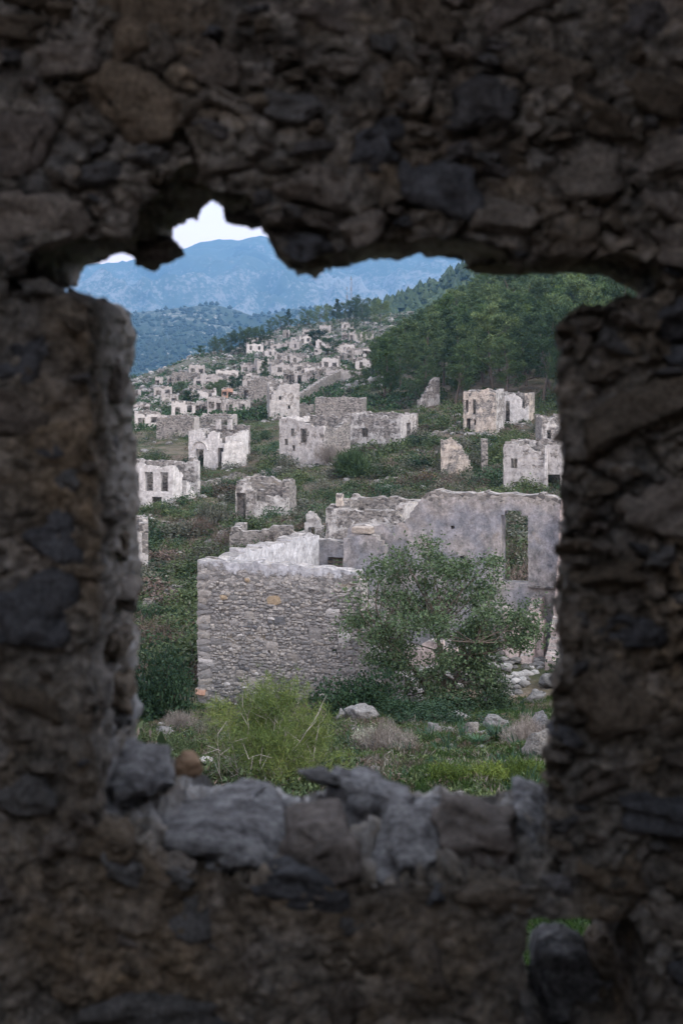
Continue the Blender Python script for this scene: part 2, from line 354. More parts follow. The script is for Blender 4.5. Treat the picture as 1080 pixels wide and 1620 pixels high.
M['twig'] = m_bark('pale_twig', (.20, .18, .165), (.38, .35, .325))

m, t, b = nmat('rock_mass'); g_ = nd(t, 'ShaderNodeNewGeometry'); v = coords(t)
c = ramp(t, g_.outputs['Random Per Island'], [(.1, (.11, .106, .102)), (.6, (.19, .184, .178)), (.95, (.30, .292, .283))])
n2 = noise(t, v, 3, 5, .7); c = mixn(t, .6, c, ramp(t, n2, [(.3, .4), (.7, 1.4)]), 'MULTIPLY'); t.links.new(c, b.inputs['Base Color']); bump(t, b, n2, .8, .1); M['rock_mass'] = m
# hillside ground
m, t, b = nmat('hillside_soil'); v = coords(t)
a1 = noise(t, v, .055, 4, .6, .3); a2 = noise(t, v, .35, 5, .65, .2); a3 = noise(t, v, 2.2, 6, .7)
green = ramp(t, a2, [(.3, (.018, .030, .012)), (.5, (.032, .052, .016)), (.7, (.055, .078, .024))])
brown = ramp(t, a2, [(.3, (.055, .042, .033)), (.55, (.10, .078, .058)), (.75, (.17, .13, .095))])
c = mixn(t, ramp(t, math_(t, 'ADD', math_(t, 'MULTIPLY', a1, .7), math_(t, 'MULTIPLY', a2, .4)), [(.46, 0), (.6, 1)]), green, brown)
rk = ramp(t, math_(t, 'ADD', math_(t, 'MULTIPLY', a3, .6), math_(t, 'MULTIPLY', a2, .4)), [(.54, 0), (.62, 1)])
# bare limestone shows more on the far village hill (beyond y = 240)
fr = nd(t, 'ShaderNodeMapRange'); fr.inputs['From Min'].default_value = 170; fr.inputs['From Max'].default_value = 330; t.links.new(sep(t, v)[1], fr.inputs['Value'])
far_ = ramp(t, a3, [(.35, (.035, .045, .026)), (.5, (.075, .08, .06)), (.62, (.15, .147, .138)), (.75, (.24, .235, .225))])
c = mixn(t, math_(t, 'MULTIPLY', fr.outputs[0], .85), c, far_)
rk = math_(t, 'MULTIPLY', rk, math_(t, 'MULTIPLY_ADD', fr.outputs[0], .5, .25))
c = mixn(t, rk, c, ramp(t, a3, [(.4, (.13, .125, .12)), (.7, (.26, .25, .24))]))
c = mixn(t, .5, c, ramp(t, noise(t, v, 9, 4, .7), [(.3, .5), (.7, 1.4)]), 'MULTIPLY')
t.links.new(c, b.inputs['Base Color']); bump(t, b, a3, .8, .25); M['soil'] = m
def m_mountain(name, veg, rock, sc, thr, zr=None, wts=(.55, .3, .3)):
    m, t, b = nmat(name); v = coords(t)
    a = noise(t, v, sc, 6, .65, .6); a2 = noise(t, v, sc*9, 5, .75); a3 = noise(t, v, sc*45, 4, .75)
    k = math_(t, 'ADD', math_(t, 'MULTIPLY', a, wts[0]), math_(t, 'ADD', math_(t, 'MULTIPLY', a2, wts[1]), math_(t, 'MULTIPLY', a3, wts[2])))
    if zr:
        g = nd(t, 'ShaderNodeMapRange'); g.inputs['From Min'].default_value = zr[0]; g.inputs['From Max'].default_value = zr[1]; g.inputs['To Min'].default_value = zr[2]; g.inputs['To Max'].default_value = zr[3]; t.links.new(sep(t, v)[2], g.inputs['Value']); k = math_(t, 'ADD', k, g.outputs[0])
    c = mixn(t, ramp(t, k, [(thr, 0), (thr+.07, 1)]), mixn(t, a3, veg, tuple(x*1.9 for x in veg)), rock)
    t.links.new(c, b.inputs['Base Color']); bump(t, b, a2, .7, 8/(sc*1000)); return m
M['mountain'] = m_mountain('mountain', (.03, .042, .03), (.20, .197, .194), .0011, .60, (330, 600, .03, -.08), (.35, .35, .5))
M['rocky'] = m_mountain('rocky_hill', (.014, .024, .014), (.42, .40, .385), .004, .60, (50, 130, -.06, .05), (.3, .35, .55))
M['plain'] = m_mountain('valley_floor', (.05, .07, .03), (.18, .17, .12), .004, .6)

# ------------------------------------------------------------------ setting: terrain
DS = [3, 10, 20, 25, 30, 35, 45, 55, 65, 80, 100, 120, 140, 160, 190, 220, 260, 320, 400, 480, 560, 640, 720, 800]
COLS = [-1800, -400, 100, 220, 320, 450, 560, 640, 700, 850, 1100, 1500, 2600]
ZT = [
 [-2.6, -5, -8.0, -9.4, -10.6, -11.8, -13.8, -15, -16, -18, -21, -24, -27, -30, -34, -38, -43, -49, -55, -60, -66, -72, -80, -90],
 [-2.6, -4.8, -7.4, -8.6, -9.8, -10.9, -12.8, -13.8, -14.6, -15.6, -16.6, -17.4, -18, -18.8, -20, -22, -25, -29, -34, -40, -47, -56, -68, -80],
 [-2.5, -4.3, -6.7, -7.8, -8.9, -9.9, -11.7, -12.5, -13.1, -13.5, -13.9, -13.9, -13.7, -13.5, -13.3, -13.2, -13.3, -13.8, -15, -18, -27, -42, -60, -80],
 [-2.4, -4.1, -6.4, -7.5, -8.6, -9.6, -11.4, -12.2, -12.8, -13.2, -13.6, -13.4, -13, -12.6, -12.1, -11.8, -11.5, -11.2, -10.8, -13, -21, -36, -56, -80],
 [-2.4, -4.1, -6.3, -7.4, -8.5, -9.5, -11.4, -12.2, -12.6, -13, -13.2, -13.2, -13.2, -12.6, -11.6, -10.9, -10.2, -8.6, -5.5, -4.7, -10, -25, -48, -80],
 [-2.4, -4.1, -6.3, -7.4, -8.4, -9.4, -11.3, -11.9, -12.3, -12.6, -12.7, -12.7, -12.4, -11.6, -10.3, -9.4, -8.6, -7, -3.5, 0, 3.5, 6.5, 2, -40],
 [-2.4, -4.1, -6.3, -7.4, -8.4, -9.4, -11.2, -11.6, -11.8, -12, -12.2, -12.1, -11.8, -11, -9.6, -8.2, -6.6, -4, 0, 3, 6, 10.5, 11, -20],
 [-2.4, -4.1, -6.3, -7.3, -8.4, -9.4, -11.1, -11.3, -11.4, -11.5, -11.6, -11.8, -11.4, -10.6, -9.2, -7.5, -5, -1, 4, 7, 10, 13, 12, -10],
 [-2.4, -4.1, -6.2, -7.3, -8.4, -9.4, -11, -11, -11.1, -11.2, -11.2, -11.4, -11, -10, -8.2, -6, -2.5, 2, 8, 11, 13, 14, 12, 0],
 [-2.4, -4.0, -6.2, -7.2, -8.3, -9.3, -11, -10.6, -10.6, -10.8, -11.2, -11.6, -11, -9.8, -6.8, -3, 3, 12, 22, 30, 36, 40, 42, 40],
 [-2.4, -4.0, -6.0, -7.0, -8.0, -8.9, -10.3, -10, -9.8, -9.6, -9.4, -9, -8, -6, -2, 2.5, 9, 19, 32, 43, 52, 58, 62, 62],
 [-2.4, -3.8, -5.6, -6.5, -7.3, -8.1, -9.2, -8.6, -8.2, -7.6, -6.8, -5.6, -4, -1.5, 3, 8, 15, 26, 40, 53, 64, 72, 78, 80],
 [-2.4, -3.6, -5.2, -6, -6.6, -7.2, -7.8, -6.8, -6, -5, -3.5, -1.5, 1, 4, 9, 14, 22, 34, 50, 64, 77, 87, 94, 98]]
ZT = np.array(ZT); LD = np.log(np.array(DS, float)); CX = np.array(COLS, float)
def ground(x, y):
    x = np.atleast_1d(np.asarray(x, float)); y = np.maximum(np.atleast_1d(np.asarray(y, float)), 3.0)
    px = np.clip(540+F*x/y, CX[0], CX[-1]-1e-3); ld = np.clip(np.log(y), LD[0], LD[-1]-1e-6)
    i = np.clip(np.searchsorted(CX, px, side='right')-1, 0, len(CX)-2); j = np.clip(np.searchsorted(LD, ld, side='right')-1, 0, len(LD)-2)
    a = (px-CX[i])/(CX[i+1]-CX[i]); a = a*a*(3-2*a)*.5+a*.5; b_ = (ld-LD[j])/(LD[j+1]-LD[j])
    z = (1-a)*((1-b_)*ZT[i, j]+b_*ZT[i, j+1])+a*((1-b_)*ZT[i+1, j]+b_*ZT[i+1, j+1])
    q = np.stack([x, y, np.zeros_like(x)], 1)
    amp = np.clip((y-8)/60, .12, 1)
    return z+amp*(.45*fbm(q*.09, 3)+.12*fbm(q*.6+9, 3))+np.clip((y-15)/4, 0, 1)*np.clip((50-y)/8, 0, 1)*(.22*fbm(q*.33+40, 2)+.07*fbm(q*1.3+21, 2))+np.clip((y-150)/250, 0, 1)*1.3*fbm(q*.03+5, 4)
def gz(x, y): return float(ground(x, y)[0])
def on_px(px, d, dz=0.):
    x = (px-540)/F*d; return Vector((x, d, gz(x, d)+dz))
def hit(px, py, d0=18., d1=700.):
    """nearest ground point seen at that pixel"""
    ds = np.exp(np.linspace(math.log(d0), math.log(d1), 500)); x = (px-540)/F*ds; z = -(py-540)/F*ds
    k = np.argmax(ground(x, ds) > z)
    return ds[k] if ground(x[k], ds[k])[0] > z[k] else None
pxs = np.unique(np.concatenate([np.linspace(-1800, 0, 40), np.linspace(0, 1080, 230), np.linspace(1080, 2600, 40)]))
dd = np.exp(np.linspace(math.log(3.0), math.log(800), 380))
GX = ((pxs[:, None]-540)/F*dd[None]); GY = np.broadcast_to(dd[None], GX.shape)
Z = ground(GX.ravel(), GY.ravel())
V = np.stack([GX.ravel(), GY.ravel(), Z], 1)
def grid_faces(n, k):
    I = np.arange(n*k).reshape(n, k); return np.stack([I[:-1, :-1], I[1:, :-1], I[1:, 1:], I[:-1, 1:]], -1).reshape(-1, 4)
tag(obj('hillside', mesh_np('hillside', V, [grid_faces(len(pxs), len(dd))], True), M['soil']), kind='structure')
xs = np.linspace(-8600, 8600, 60); ys = np.linspace(-600, 10900, 60)
V = np.stack(np.meshgrid(xs, ys, indexing='ij') + [np.full((60, 60), -92.)], -1).reshape(-1, 3)
V[:, 2] += 2*fbm(V*.003, 2)
tag(obj('valley_floor', mesh_np('valley_floor', V, [grid_faces(60, 60)], True), M['plain']), kind='structure')
def ridge_mesh(name, y0, prof, depth_f, depth_b, base, mat, nx, ny, sc, amp, x_ext=1.0, ridged=True):
    """a hill range: prof = silhouette (px,py) seen at distance y0; falls off in front and behind"""
    P = np.array(prof, float); px = np.linspace(P[0, 0], P[-1, 0], nx); top = -(np.interp(px, P[:, 0], P[:, 1])-540)/F*y0
    s = np.linspace(-1, 1, ny)
    V = np.zeros((nx, ny, 3))
    for k, sv in enumerate(s):
        dy = sv*(depth_b if sv > 0 else depth_f); y = y0+dy
        f = (1-abs(sv))**(1.15 if sv < 0 else 1) if True else 0
        V[:, k, 0] = (px-540)/F*y0; V[:, k, 1] = y; V[:, k, 2] = base+(top-base)*f
    q = V.reshape(-1, 3); n = fbm(q*sc, 6, 2.1, .52) if not ridged else (1-2*np.abs(fbm(q*np.array([1, 1, 1])*sc, 5, 2.1, .5)))*.7+.3*fbm(q*sc*5, 3)
    edge = np.repeat((1-np.abs(s))[None], nx, 0).ravel()
    q = q.copy(); q[:, 2] += amp*n*np.clip(edge*3, 0, 1)*(np.clip(1.15-edge, .16, 1))
    q[:, 1] += amp*.8*fbm(q*sc+33, 3)
    o = obj(name, mesh_np(name, q, [grid_faces(nx, ny)], True), mat); tag(o, kind='structure'); return q.reshape(nx, ny, 3)
MT = [(-1200, 520), (-700, 470), (-300, 480), (0, 465), (100, 444), (150, 428), (195, 416), (240, 408), (280, 398), (320, 394), (355, 390), (375, 391), (395, 381), (415, 373), (440, 384), (480, 402), (520, 402), (560, 398), (620, 388), (680, 380), (730, 376), (800, 372), (950, 400), (1200, 450), (1700, 480), (2200, 520)]
ridge_mesh('mountain', 9000, MT, 2800, 1500, -120, M['mountain'], 520, 170, .0011, 420)
MH = [(-700, 560), (-200, 540), (60, 512), (150, 505), (215, 497), (255, 492), (290, 487), (320, 482), (345, 485), (370, 492), (400, 500), (430, 498), (465, 491), (490, 490), (520, 497), (580, 500), (700, 490), (1000, 500), (1500, 540)]
QH = ridge_mesh('rocky_hill', 3600, MH, 1500, 900, -140, M['rocky'], 320, 110, .0028, 55)
FR = [(300, 640), (420, 580), (500, 530), (550, 500), (590, 487), (640, 468), (680, 450), (720, 430), (760, 412), (850, 380), (1000, 340), (1300, 320), (1700, 360)]
QR = ridge_mesh('forested_ridge', 1050, FR, 330, 400, -95, M['plain'], 160, 70, .01, 12, ridged=False)

# ------------------------------------------------------------------ the near wall with its broken opening
YF, YB = 2.6, 3.15
OUT = [(103, 474), (101, 455), (112, 451), (126, 450), (130, 432), (141, 419), (185, 402), (205, 402), (240, 404), (268, 398), (274, 372), (300, 345), (325, 318), (342, 305), (352, 322), (365, 340), (385, 350), (405, 347), (412, 342), (418, 358), (432, 375), (440, 390), (450, 412), (468, 430), (500, 428), (550, 420), (580, 407), (620, 410), (650, 405), (690, 407), (722, 405), (740, 418), (765, 432), (800, 428), (840, 432), (890, 430), (935, 432), (955, 440), (962, 452), (955, 474), (930, 488), (905, 496), (890, 510), (886, 560), (888, 620), (886, 660), (890, 720), (892, 770), (888, 830), (884, 900), (882, 960), (880, 1020), (872, 1060), (868, 1110), (866, 1160), (860, 1200), (858, 1246), (800, 1250), (740, 1254), (690, 1256), (640, 1252), (590, 1248), (530, 1252), (470, 1256), (430, 1258), (400, 1248), (340, 1236), (310, 1224), (280, 1205), (250, 1190), (215, 1180), (220, 1130), (214, 1060), (222, 1010), (206, 980), (222, 925), (222, 860), (212, 832), (222, 800), (215, 720), (212, 640), (210, 560), (208, 500), (196, 484), (160, 478)]
HOLE2 = [(.335, -1.07), (.36, -1.055), (.41, -1.05), (.47, -1.05), (.53, -1.06), (.55, -1.10), (.56, -1.24), (.53, -1.35), (.42, -1.38), (.35, -1.33), (.33, -1.2)]
poly1 = np.array([((a-540)/F*(YF if a > 850 and 505 < b < 1244 else YB), -(b-540)/F*YB) for a, b in OUT]); poly2 = np.array(HOLE2)
def inside(pts, poly):
    x, z = pts[:, 0], pts[:, 1]; r = np.zeros(len(pts), bool); n = len(poly)
    for k in range(n):
        x1, z1 = poly[k]; x2, z2 = poly[(k+1) % n]
        c_ = ((z1 > z) != (z2 > z)) & (x < (x2-x1)*(z-z1)/(z2-z1+1e-12)+x1); r ^= c_
    return r
g = .0062
xs = np.unique(np.concatenate([np.arange(-2.3, -.7, .06), np.arange(-.7, .7, g), np.arange(.7, 2.31, .06)]))
zs = np.unique(np.concatenate([np.arange(-2.9, -1.3, .06), np.arange(-1.3, .7, g), np.arange(.7, 2.31, .06)]))
nx, nz = len(xs), len(zs)
GXX, GZZ = np.meshgrid(xs, zs, indexing='ij')
cc = np.stack([(GXX[:-1, :-1]+GXX[1:, 1:]).ravel()/2, (GZZ[:-1, :-1]+GZZ[1:, 1:]).ravel()/2], 1)
cj = cc+np.stack([fbm(np.stack([cc[:, 0], cc[:, 1], cc[:, 0]*0], 1)*22, 3), fbm(np.stack([cc[:, 1], cc[:, 0], cc[:, 0]*0+5], 1)*22, 3)], 1)*.007
keep = ~(inside(cj, poly1) | inside(cj, poly2)); keep = keep.reshape(nx-1, nz-1)
I = np.arange(nx*nz).reshape(nx, nz)
quad = np.stack([I[:-1, :-1], I[1:, :-1], I[1:, 1:], I[:-1, 1:]], -1)[keep]
# boundary edges of the openings
E = {}
kp = np.pad(keep, 1, constant_values=True)
bed = []
vx = np.argwhere(kp[1:-1, 1:-1] & ~kp[2:, 1:-1]); bed += [(I[i+1, j], I[i+1, j+1]) for i, j in vx]
vx = np.argwhere(kp[1:-1, 1:-1] & ~kp[:-2, 1:-1]); bed += [(I[i, j+1], I[i, j]) for i, j in vx]
vx = np.argwhere(kp[1:-1, 1:-1] & ~kp[1:-1, 2:]); bed += [(I[i+1, j+1], I[i, j+1]) for i, j in vx]
vx = np.argwhere(kp[1:-1, 1:-1] & ~kp[1:-1, :-2]); bed += [(I[i, j], I[i+1, j]) for i, j in vx]
bed = np.array(bed)
XZ = np.stack([GXX.ravel(), GZZ.ravel()], 1)
for it in range(4):
    acc = np.zeros_like(XZ); cnt = np.zeros(len(XZ))
    for a, b_ in ((0, 1), (1, 0)):
        np.add.at(acc, bed[:, a], XZ[bed[:, b_]]); np.add.at(cnt, bed[:, a], 1)
    mk = cnt > 0; XZ[mk] = .5*XZ[mk]+.5*acc[mk]/cnt[mk][:, None]
MD = 30; bids = np.unique(bed); bmap = np.full(nx*nz, -1); bmap[bids] = np.arange(len(bids)); nb = len(bids); N0 = nx*nz
ysd = np.linspace(YF, YB, MD+1)
Vf = np.column_stack([XZ[:, 0], np.full(N0, YF), XZ[:, 1]]); Vb = np.column_stack([XZ[:, 0], np.full(N0, YB), XZ[:, 1]])
Vm = np.concatenate([np.column_stack([XZ[bids, 0], np.full(nb, ysd[k]), XZ[bids, 1]]) for k in range(1, MD)])
allV = np.concatenate([Vf, Vb, Vm])
def lid(v_, k):
    return v_ if k == 0 else (N0+v_ if k == MD else 2*N0+(k-1)*nb+bmap[v_])
strips = np.concatenate([np.stack([lid(bed[:, 0], k), lid(bed[:, 1], k), lid(bed[:, 1], k+1), lid(bed[:, 0], k+1)], 1) for k in range(MD)])
used = np.zeros(len(allV), bool)
faces = np.concatenate([quad, quad[:, ::-1]+N0, strips]); used[faces.ravel()] = True
remap = np.cumsum(used)-1; Vw = allV[used]; faces = remap[faces]
kf = np.clip((.145-Vw[:, 2])/.04, 0, 1)*np.clip((Vw[:, 2]+1.04)/.1, 0, 1)*(Vw[:, 1]-YF)/(YB-YF)
Vw[:, 0] += np.where(Vw[:, 0] > .3, .095*kf*np.clip(1-(Vw[:, 0]-.42)/.6, 0, 1), 0)
# rubble relief: cells of several sizes pushed out of the mortar, joints raked back
def chunks(p, seed=0):
    """angular broken stone: every cell has its own height and tilt; also the joint depth and a tone per cell"""
    p = np.asarray(p, float); i0 = np.floor(p).astype(np.int64); f1 = np.full(len(p), 9.); f2 = np.full(len(p), 9.); hb = np.zeros(len(p), np.int64); dv = np.zeros_like(p)
    for dx in (-1, 0, 1):
        for dy in (-1, 0, 1):
            for dz in (-1, 0, 1):
                c_ = i0+np.array([dx, dy, dz])
                h = _perm[_perm[_perm[c_[:, 0] & 255]+(c_[:, 1] & 255)]+((c_[:, 2]+seed) & 255)]
                v_ = p-(c_+.5+.9*np.clip(_grad[h], -.5, .5)); d = np.linalg.norm(v_, axis=1); m_ = d < f1
                f2 = np.where(m_, f1, np.minimum(f2, d)); f1 = np.where(m_, d, f1); hb = np.where(m_, h, hb); dv[m_] = v_[m_]
    tone = (hb*37 % 256)/255.; tilt = (dv*_grad[(hb+91) & 255]).sum(1)
    joint = np.clip(1-(f2-f1)/.16, 0, 1)
    return tone-.5+tilt*.9, joint, tone
q = Vw*np.array([1, 1, 1.45])+vnoise(Vw*7, 3)*.022
up = np.clip((Vw[:, 2]+1.02)/.2, 0, 1)*.75+.25
hA, jA, tA = chunks(q*7.6); hB, jB, tB = chunks(q*23+7, 5); hC, jC, tC = chunks(q*52+3, 9)
apron = np.clip(np.maximum((-.98-Vw[:, 2])/.08*(Vw[:, 0] < .45), np.minimum((-.24-Vw[:, 0])/.06, (.12-Vw[:, 2])/.1)), 0, 1)
sm = np.clip(fbm(Vw*3.3+9, 3)*1.6+.68, .15, 1)*(1-.72*apron)             # where the mortar is washed out and the rubble stands free
pit = np.clip((tA-.9)/.03, 0, 1)*np.clip(1.3-3*jA, 0, 1)
relief = (hA*.024-jA**1.5*.028)*up*sm+(hB*.013-jB**1.5*.010*(.4+.6*up))*(.25+.75*sm)+hC*.005-pit*.035*up+.012
relief = relief+fbm(Vw*30, 3)*.006
band_ = np.clip((.1-np.abs(Vw[:, 2]-np.array([-.55, -.2])[:, None]).min(0))/.1, 0, 1)
sill_ = (Vw[:, 2] < -.82)*(Vw[:, 2] > -1.03)*((Vw[:, 1] > YF+1e-6) & (Vw[:, 1] < YB-1e-6))
Vw[:, 2] += sill_*(fbm(Vw*7, 3)*.03+hB*.02-jB*.015)
tone = np.where(tC > .72, tC, np.where(tB > .5, tB, tA))
big = fbm(Vw*3.1, 3)*.02
nrm_y = np.where(Vw[:, 1] < YF+1e-6, -1., np.where(Vw[:, 1] > YB-1e-6, 1., 0))
Vw = Vw+vnoise(Vw*14, 4)*.009+vnoise(Vw*60, 2)*.0035
Vw[:, 1] += nrm_y*(relief+big-.012)
# in the reveals push along the direction away from the opening's centre line
inr = nrm_y == 0
cdir = np.stack([Vw[:, 0]-0, Vw[:, 2]+.38], 1); cdir /= np.linalg.norm(cdir, axis=1)[:, None]
fade = np.clip(np.minimum(Vw[:, 1]-YF, YB-Vw[:, 1])/.06, 0, 1)*inr
Vw[:, 0] -= cdir[:, 0]*(relief-.012)*fade*1.2; Vw[:, 2] -= cdir[:, 1]*(relief-.012)*fade*1.2
wall = empty('stone_wall', (0, YF, -1.65), 0, 'dark rubble stone wall with the broken window opening that frames the whole view', 'wall')
wl = np.array(wall.location)
me = mesh_np('mortar', Vw, [faces], True)
for nm, ar in (('tone', tone), ('joint', np.maximum(jA*up, jB*.6)*(.25+.75*sm))):
    at = me.attributes.new(nm, 'FLOAT', 'POINT'); at.data.foreach_set('value', np.asarray(ar, np.float32))
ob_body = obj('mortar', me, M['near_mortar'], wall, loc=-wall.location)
# the stones set in it
VAR = [stone_mesh('wall_stone', 4, 100+k, .26, .55+.08*(k % 5)) for k in range(14)]
for me in VAR: me.materials.append(M['near_stone'])
r = np.random.default_rng(5); placed = []
XF, ZF0, ZF1 = .66, -1.28, .66
def dist_open(x, z): return not inside(np.array([[x, z]]), poly1)[0] and not inside(np.array([[x, z]]), poly2)[0]
def clear(x, z, a, b_, pad):
    for t_ in np.linspace(0, 2*math.pi, 10)[:-1]:
        p = np.array([[x+(a-pad)*math.cos(t_), z+(b_-pad)*math.sin(t_)]])
        if inside(p, poly1)[0] or inside(p, poly2)[0]: return False
    return True
n_st = 0; tries = 0
while n_st < 255 and tries < 40000:
    tries += 1; fr_ = min(1, tries/9000)
    x = r.uniform(-XF-.04, XF+.04); z = r.uniform(ZF0-.03, ZF1+.03)
    lower = z < -1.0
    a = (.085*(1-fr_)**1.5+.019)*r.uniform(.6, 1.25); b_ = a*r.uniform(.45, .9)
    if x > .36 and z < .1: a *= 1.25; b_ = a*r.uniform(.42, .62)
    if lower and r.random() < .5: continue
    if (x < -.27 and -1.0 < z < .1 or z < -1.0 and x < .42) and r.random() < .8: continue
    if not clear(x, z, a, b_, .012): continue
    if any(((x-p[0])/(a+p[2]))**2+((z-p[1])/(b_+p[3]))**2 < .97 for p in placed): continue
    placed.append((x, z, a, b_)); n_st += 1
    o = obj('stone', VAR[n_st % 14], None, wall)
    pr = r.uniform(.006, .024) - (.007 if lower else 0); sy = .035+a*.45
    o.location = Vector((x, YF+sy*.8-pr, z))-wall.location
    o.scale = (a*1.12, sy, b_*1.12); o.rotation_euler = (r.uniform(-.15, .15), r.uniform(-.4, .4), r.uniform(-.3, .3))
# reveal stones (left and right jambs, under the lintel) and the hanging lumps under it
def put(name, px, py, y, sx, sy, sz, mat, k, rot=(0, 0, 0), label=None):
    me = VAR[k].copy() if mat is not M['near_stone'] else VAR[k]
    if mat is not M['near_stone']: me.materials.clear(); me.materials.append(mat)
    o = obj(name, me, None, wall); o.location = PX(px, py, y)-wall.location; o.scale = (sx, sy, sz); o.rotation_euler = rot
    if label: o['label'] = label
    return o
NS, SS, TS = M['near_stone'], M['sill_stone'], M['tan_stone']
put('lintel_stone', 240, 398, 2.98, .062, .12, .040, NS, 1); put('lintel_stone', 395, 340, 2.95, .055, .12, .04, NS, 2); put('lintel_stone', 505, 408, 2.95, .085, .13, .036, NS, 3)
put('lintel_stone', 815, 416, 2.95, .10, .14, .025, NS, 5); put('lintel_stone', 345, 268, 2.8, .09, .1, .05, NS, 6)
for px_, py_, sx, sz, k in ((176, 600, .035, .06, 1), (170, 705, .045, .05, 4), (180, 862, .05, .05, 6), (186, 925, .045, .035, 8), (176, 1010, .05, .04, 10), (172, 1090, .055, .06, 12), (188, 1130, .035, .04, 3)):
    put('jamb_stone', px_, py_, 2.98, sx, .16, sz, NS, k, (.1*(k % 3-1), .15*(k % 4-1.5), .1))
# the sill
put('sill_stone', 196, 1216, 2.93, .115, .2, .058, SS, 3, (.05, .1, .2), 'rough grey sill stone against the left jamb')
put('sill_stone', 298, 1210, 3.02, .034, .05, .034, TS, 9, (.1, .2, .2), 'small tan sill stone standing on edge')
put('sill_stone', 365, 1304, 2.9, .15, .24, .052, SS, 8, (.04, .05, 0), 'broad flat whitish sill stone')
put('sill_stone', 505, 1226, 3.05, .045, .06, .016, NS, 2, (0, .2, .3), 'thin dark flake lying on the sill')
put('sill_stone', 500, 1338, 2.78, .095, .2, .066, NS, 5, (.05, -.1, .1)); put('sill_stone', 592, 1272, 3.0, .10, .13, .055, SS, 10, (.05, .1, .3), 'large humped grey sill stone')
put('sill_stone', 650, 1345, 2.78, .075, .16, .05, SS, 7, (.05, .2, 0)); put('sill_stone', 752, 1308, 2.86, .11, .19, .062, NS, 11, (.05, .15, .2), 'large dark sill stone at the right')
put('sill_stone', 838, 1290, 3.0, .05, .15, .045, SS, 12, (.1, .1, 0)); put('sill_stone', 690, 1280, 3.06, .06, .08, .03, SS, 13)
put('sill_stone', 480, 1392, 2.64, .11, .07, .045, NS, 0, (.1, .1, .2)); put('sill_stone', 180, 1330, 2.65, .06, .07, .05, NS, 9, (.1, .3, 0)); 
put('sill_stone', 150, 1290, 2.74, .07, .1, .05, SS, 8, (.1, .2, .1))
put('sill_stone', 270, 1372, 2.66, .05, .07, .03, NS, 13, (.1, .1, 0))
put('hole_stone', 895, 1530, 3.0, .10, .15, .075, SS, 9, (.2, -.12, .2), 'pale stone lodged in the small hole low in the wall')
put('hole_stone', 968, 1512, 2.98, .06, .14, .06, NS, 4)
# unseen room around the camera, added and sized to darken the near wall
def slab(name, x0, x1, y0, y1, z0, z1, mat=None):
    V = np.array([(x, y, z) for x in (x0, x1) for y in (y0, y1) for z in (z0, z1)], float)
    Fc = np.array([(0, 1, 3, 2), (4, 6, 7, 5), (0, 4, 5, 1), (2, 3, 7, 6), (0, 2, 6, 4), (1, 5, 7, 3)])
    return tag(obj(name, mesh_np(name, V, [Fc]), mat or M['room']), kind='structure')
slab('floor', -2.3, 2.3, -3.0, YF, -2.2, -1.65)
slab('shade_wall_left', -2.8, -2.302, -3.0, YB-.04, -3.2, 2.6); slab('shade_wall_right', .82, 1.4, -.2, YF+.02, -3.2, 2.0)
slab('shade_wall_back', -2.8, 2.8, -3.5, -3.004, -3.2, 1.75)
slab('shade_ceiling', -2.8, 2.8, .85, YB, 2.312, 2.62)

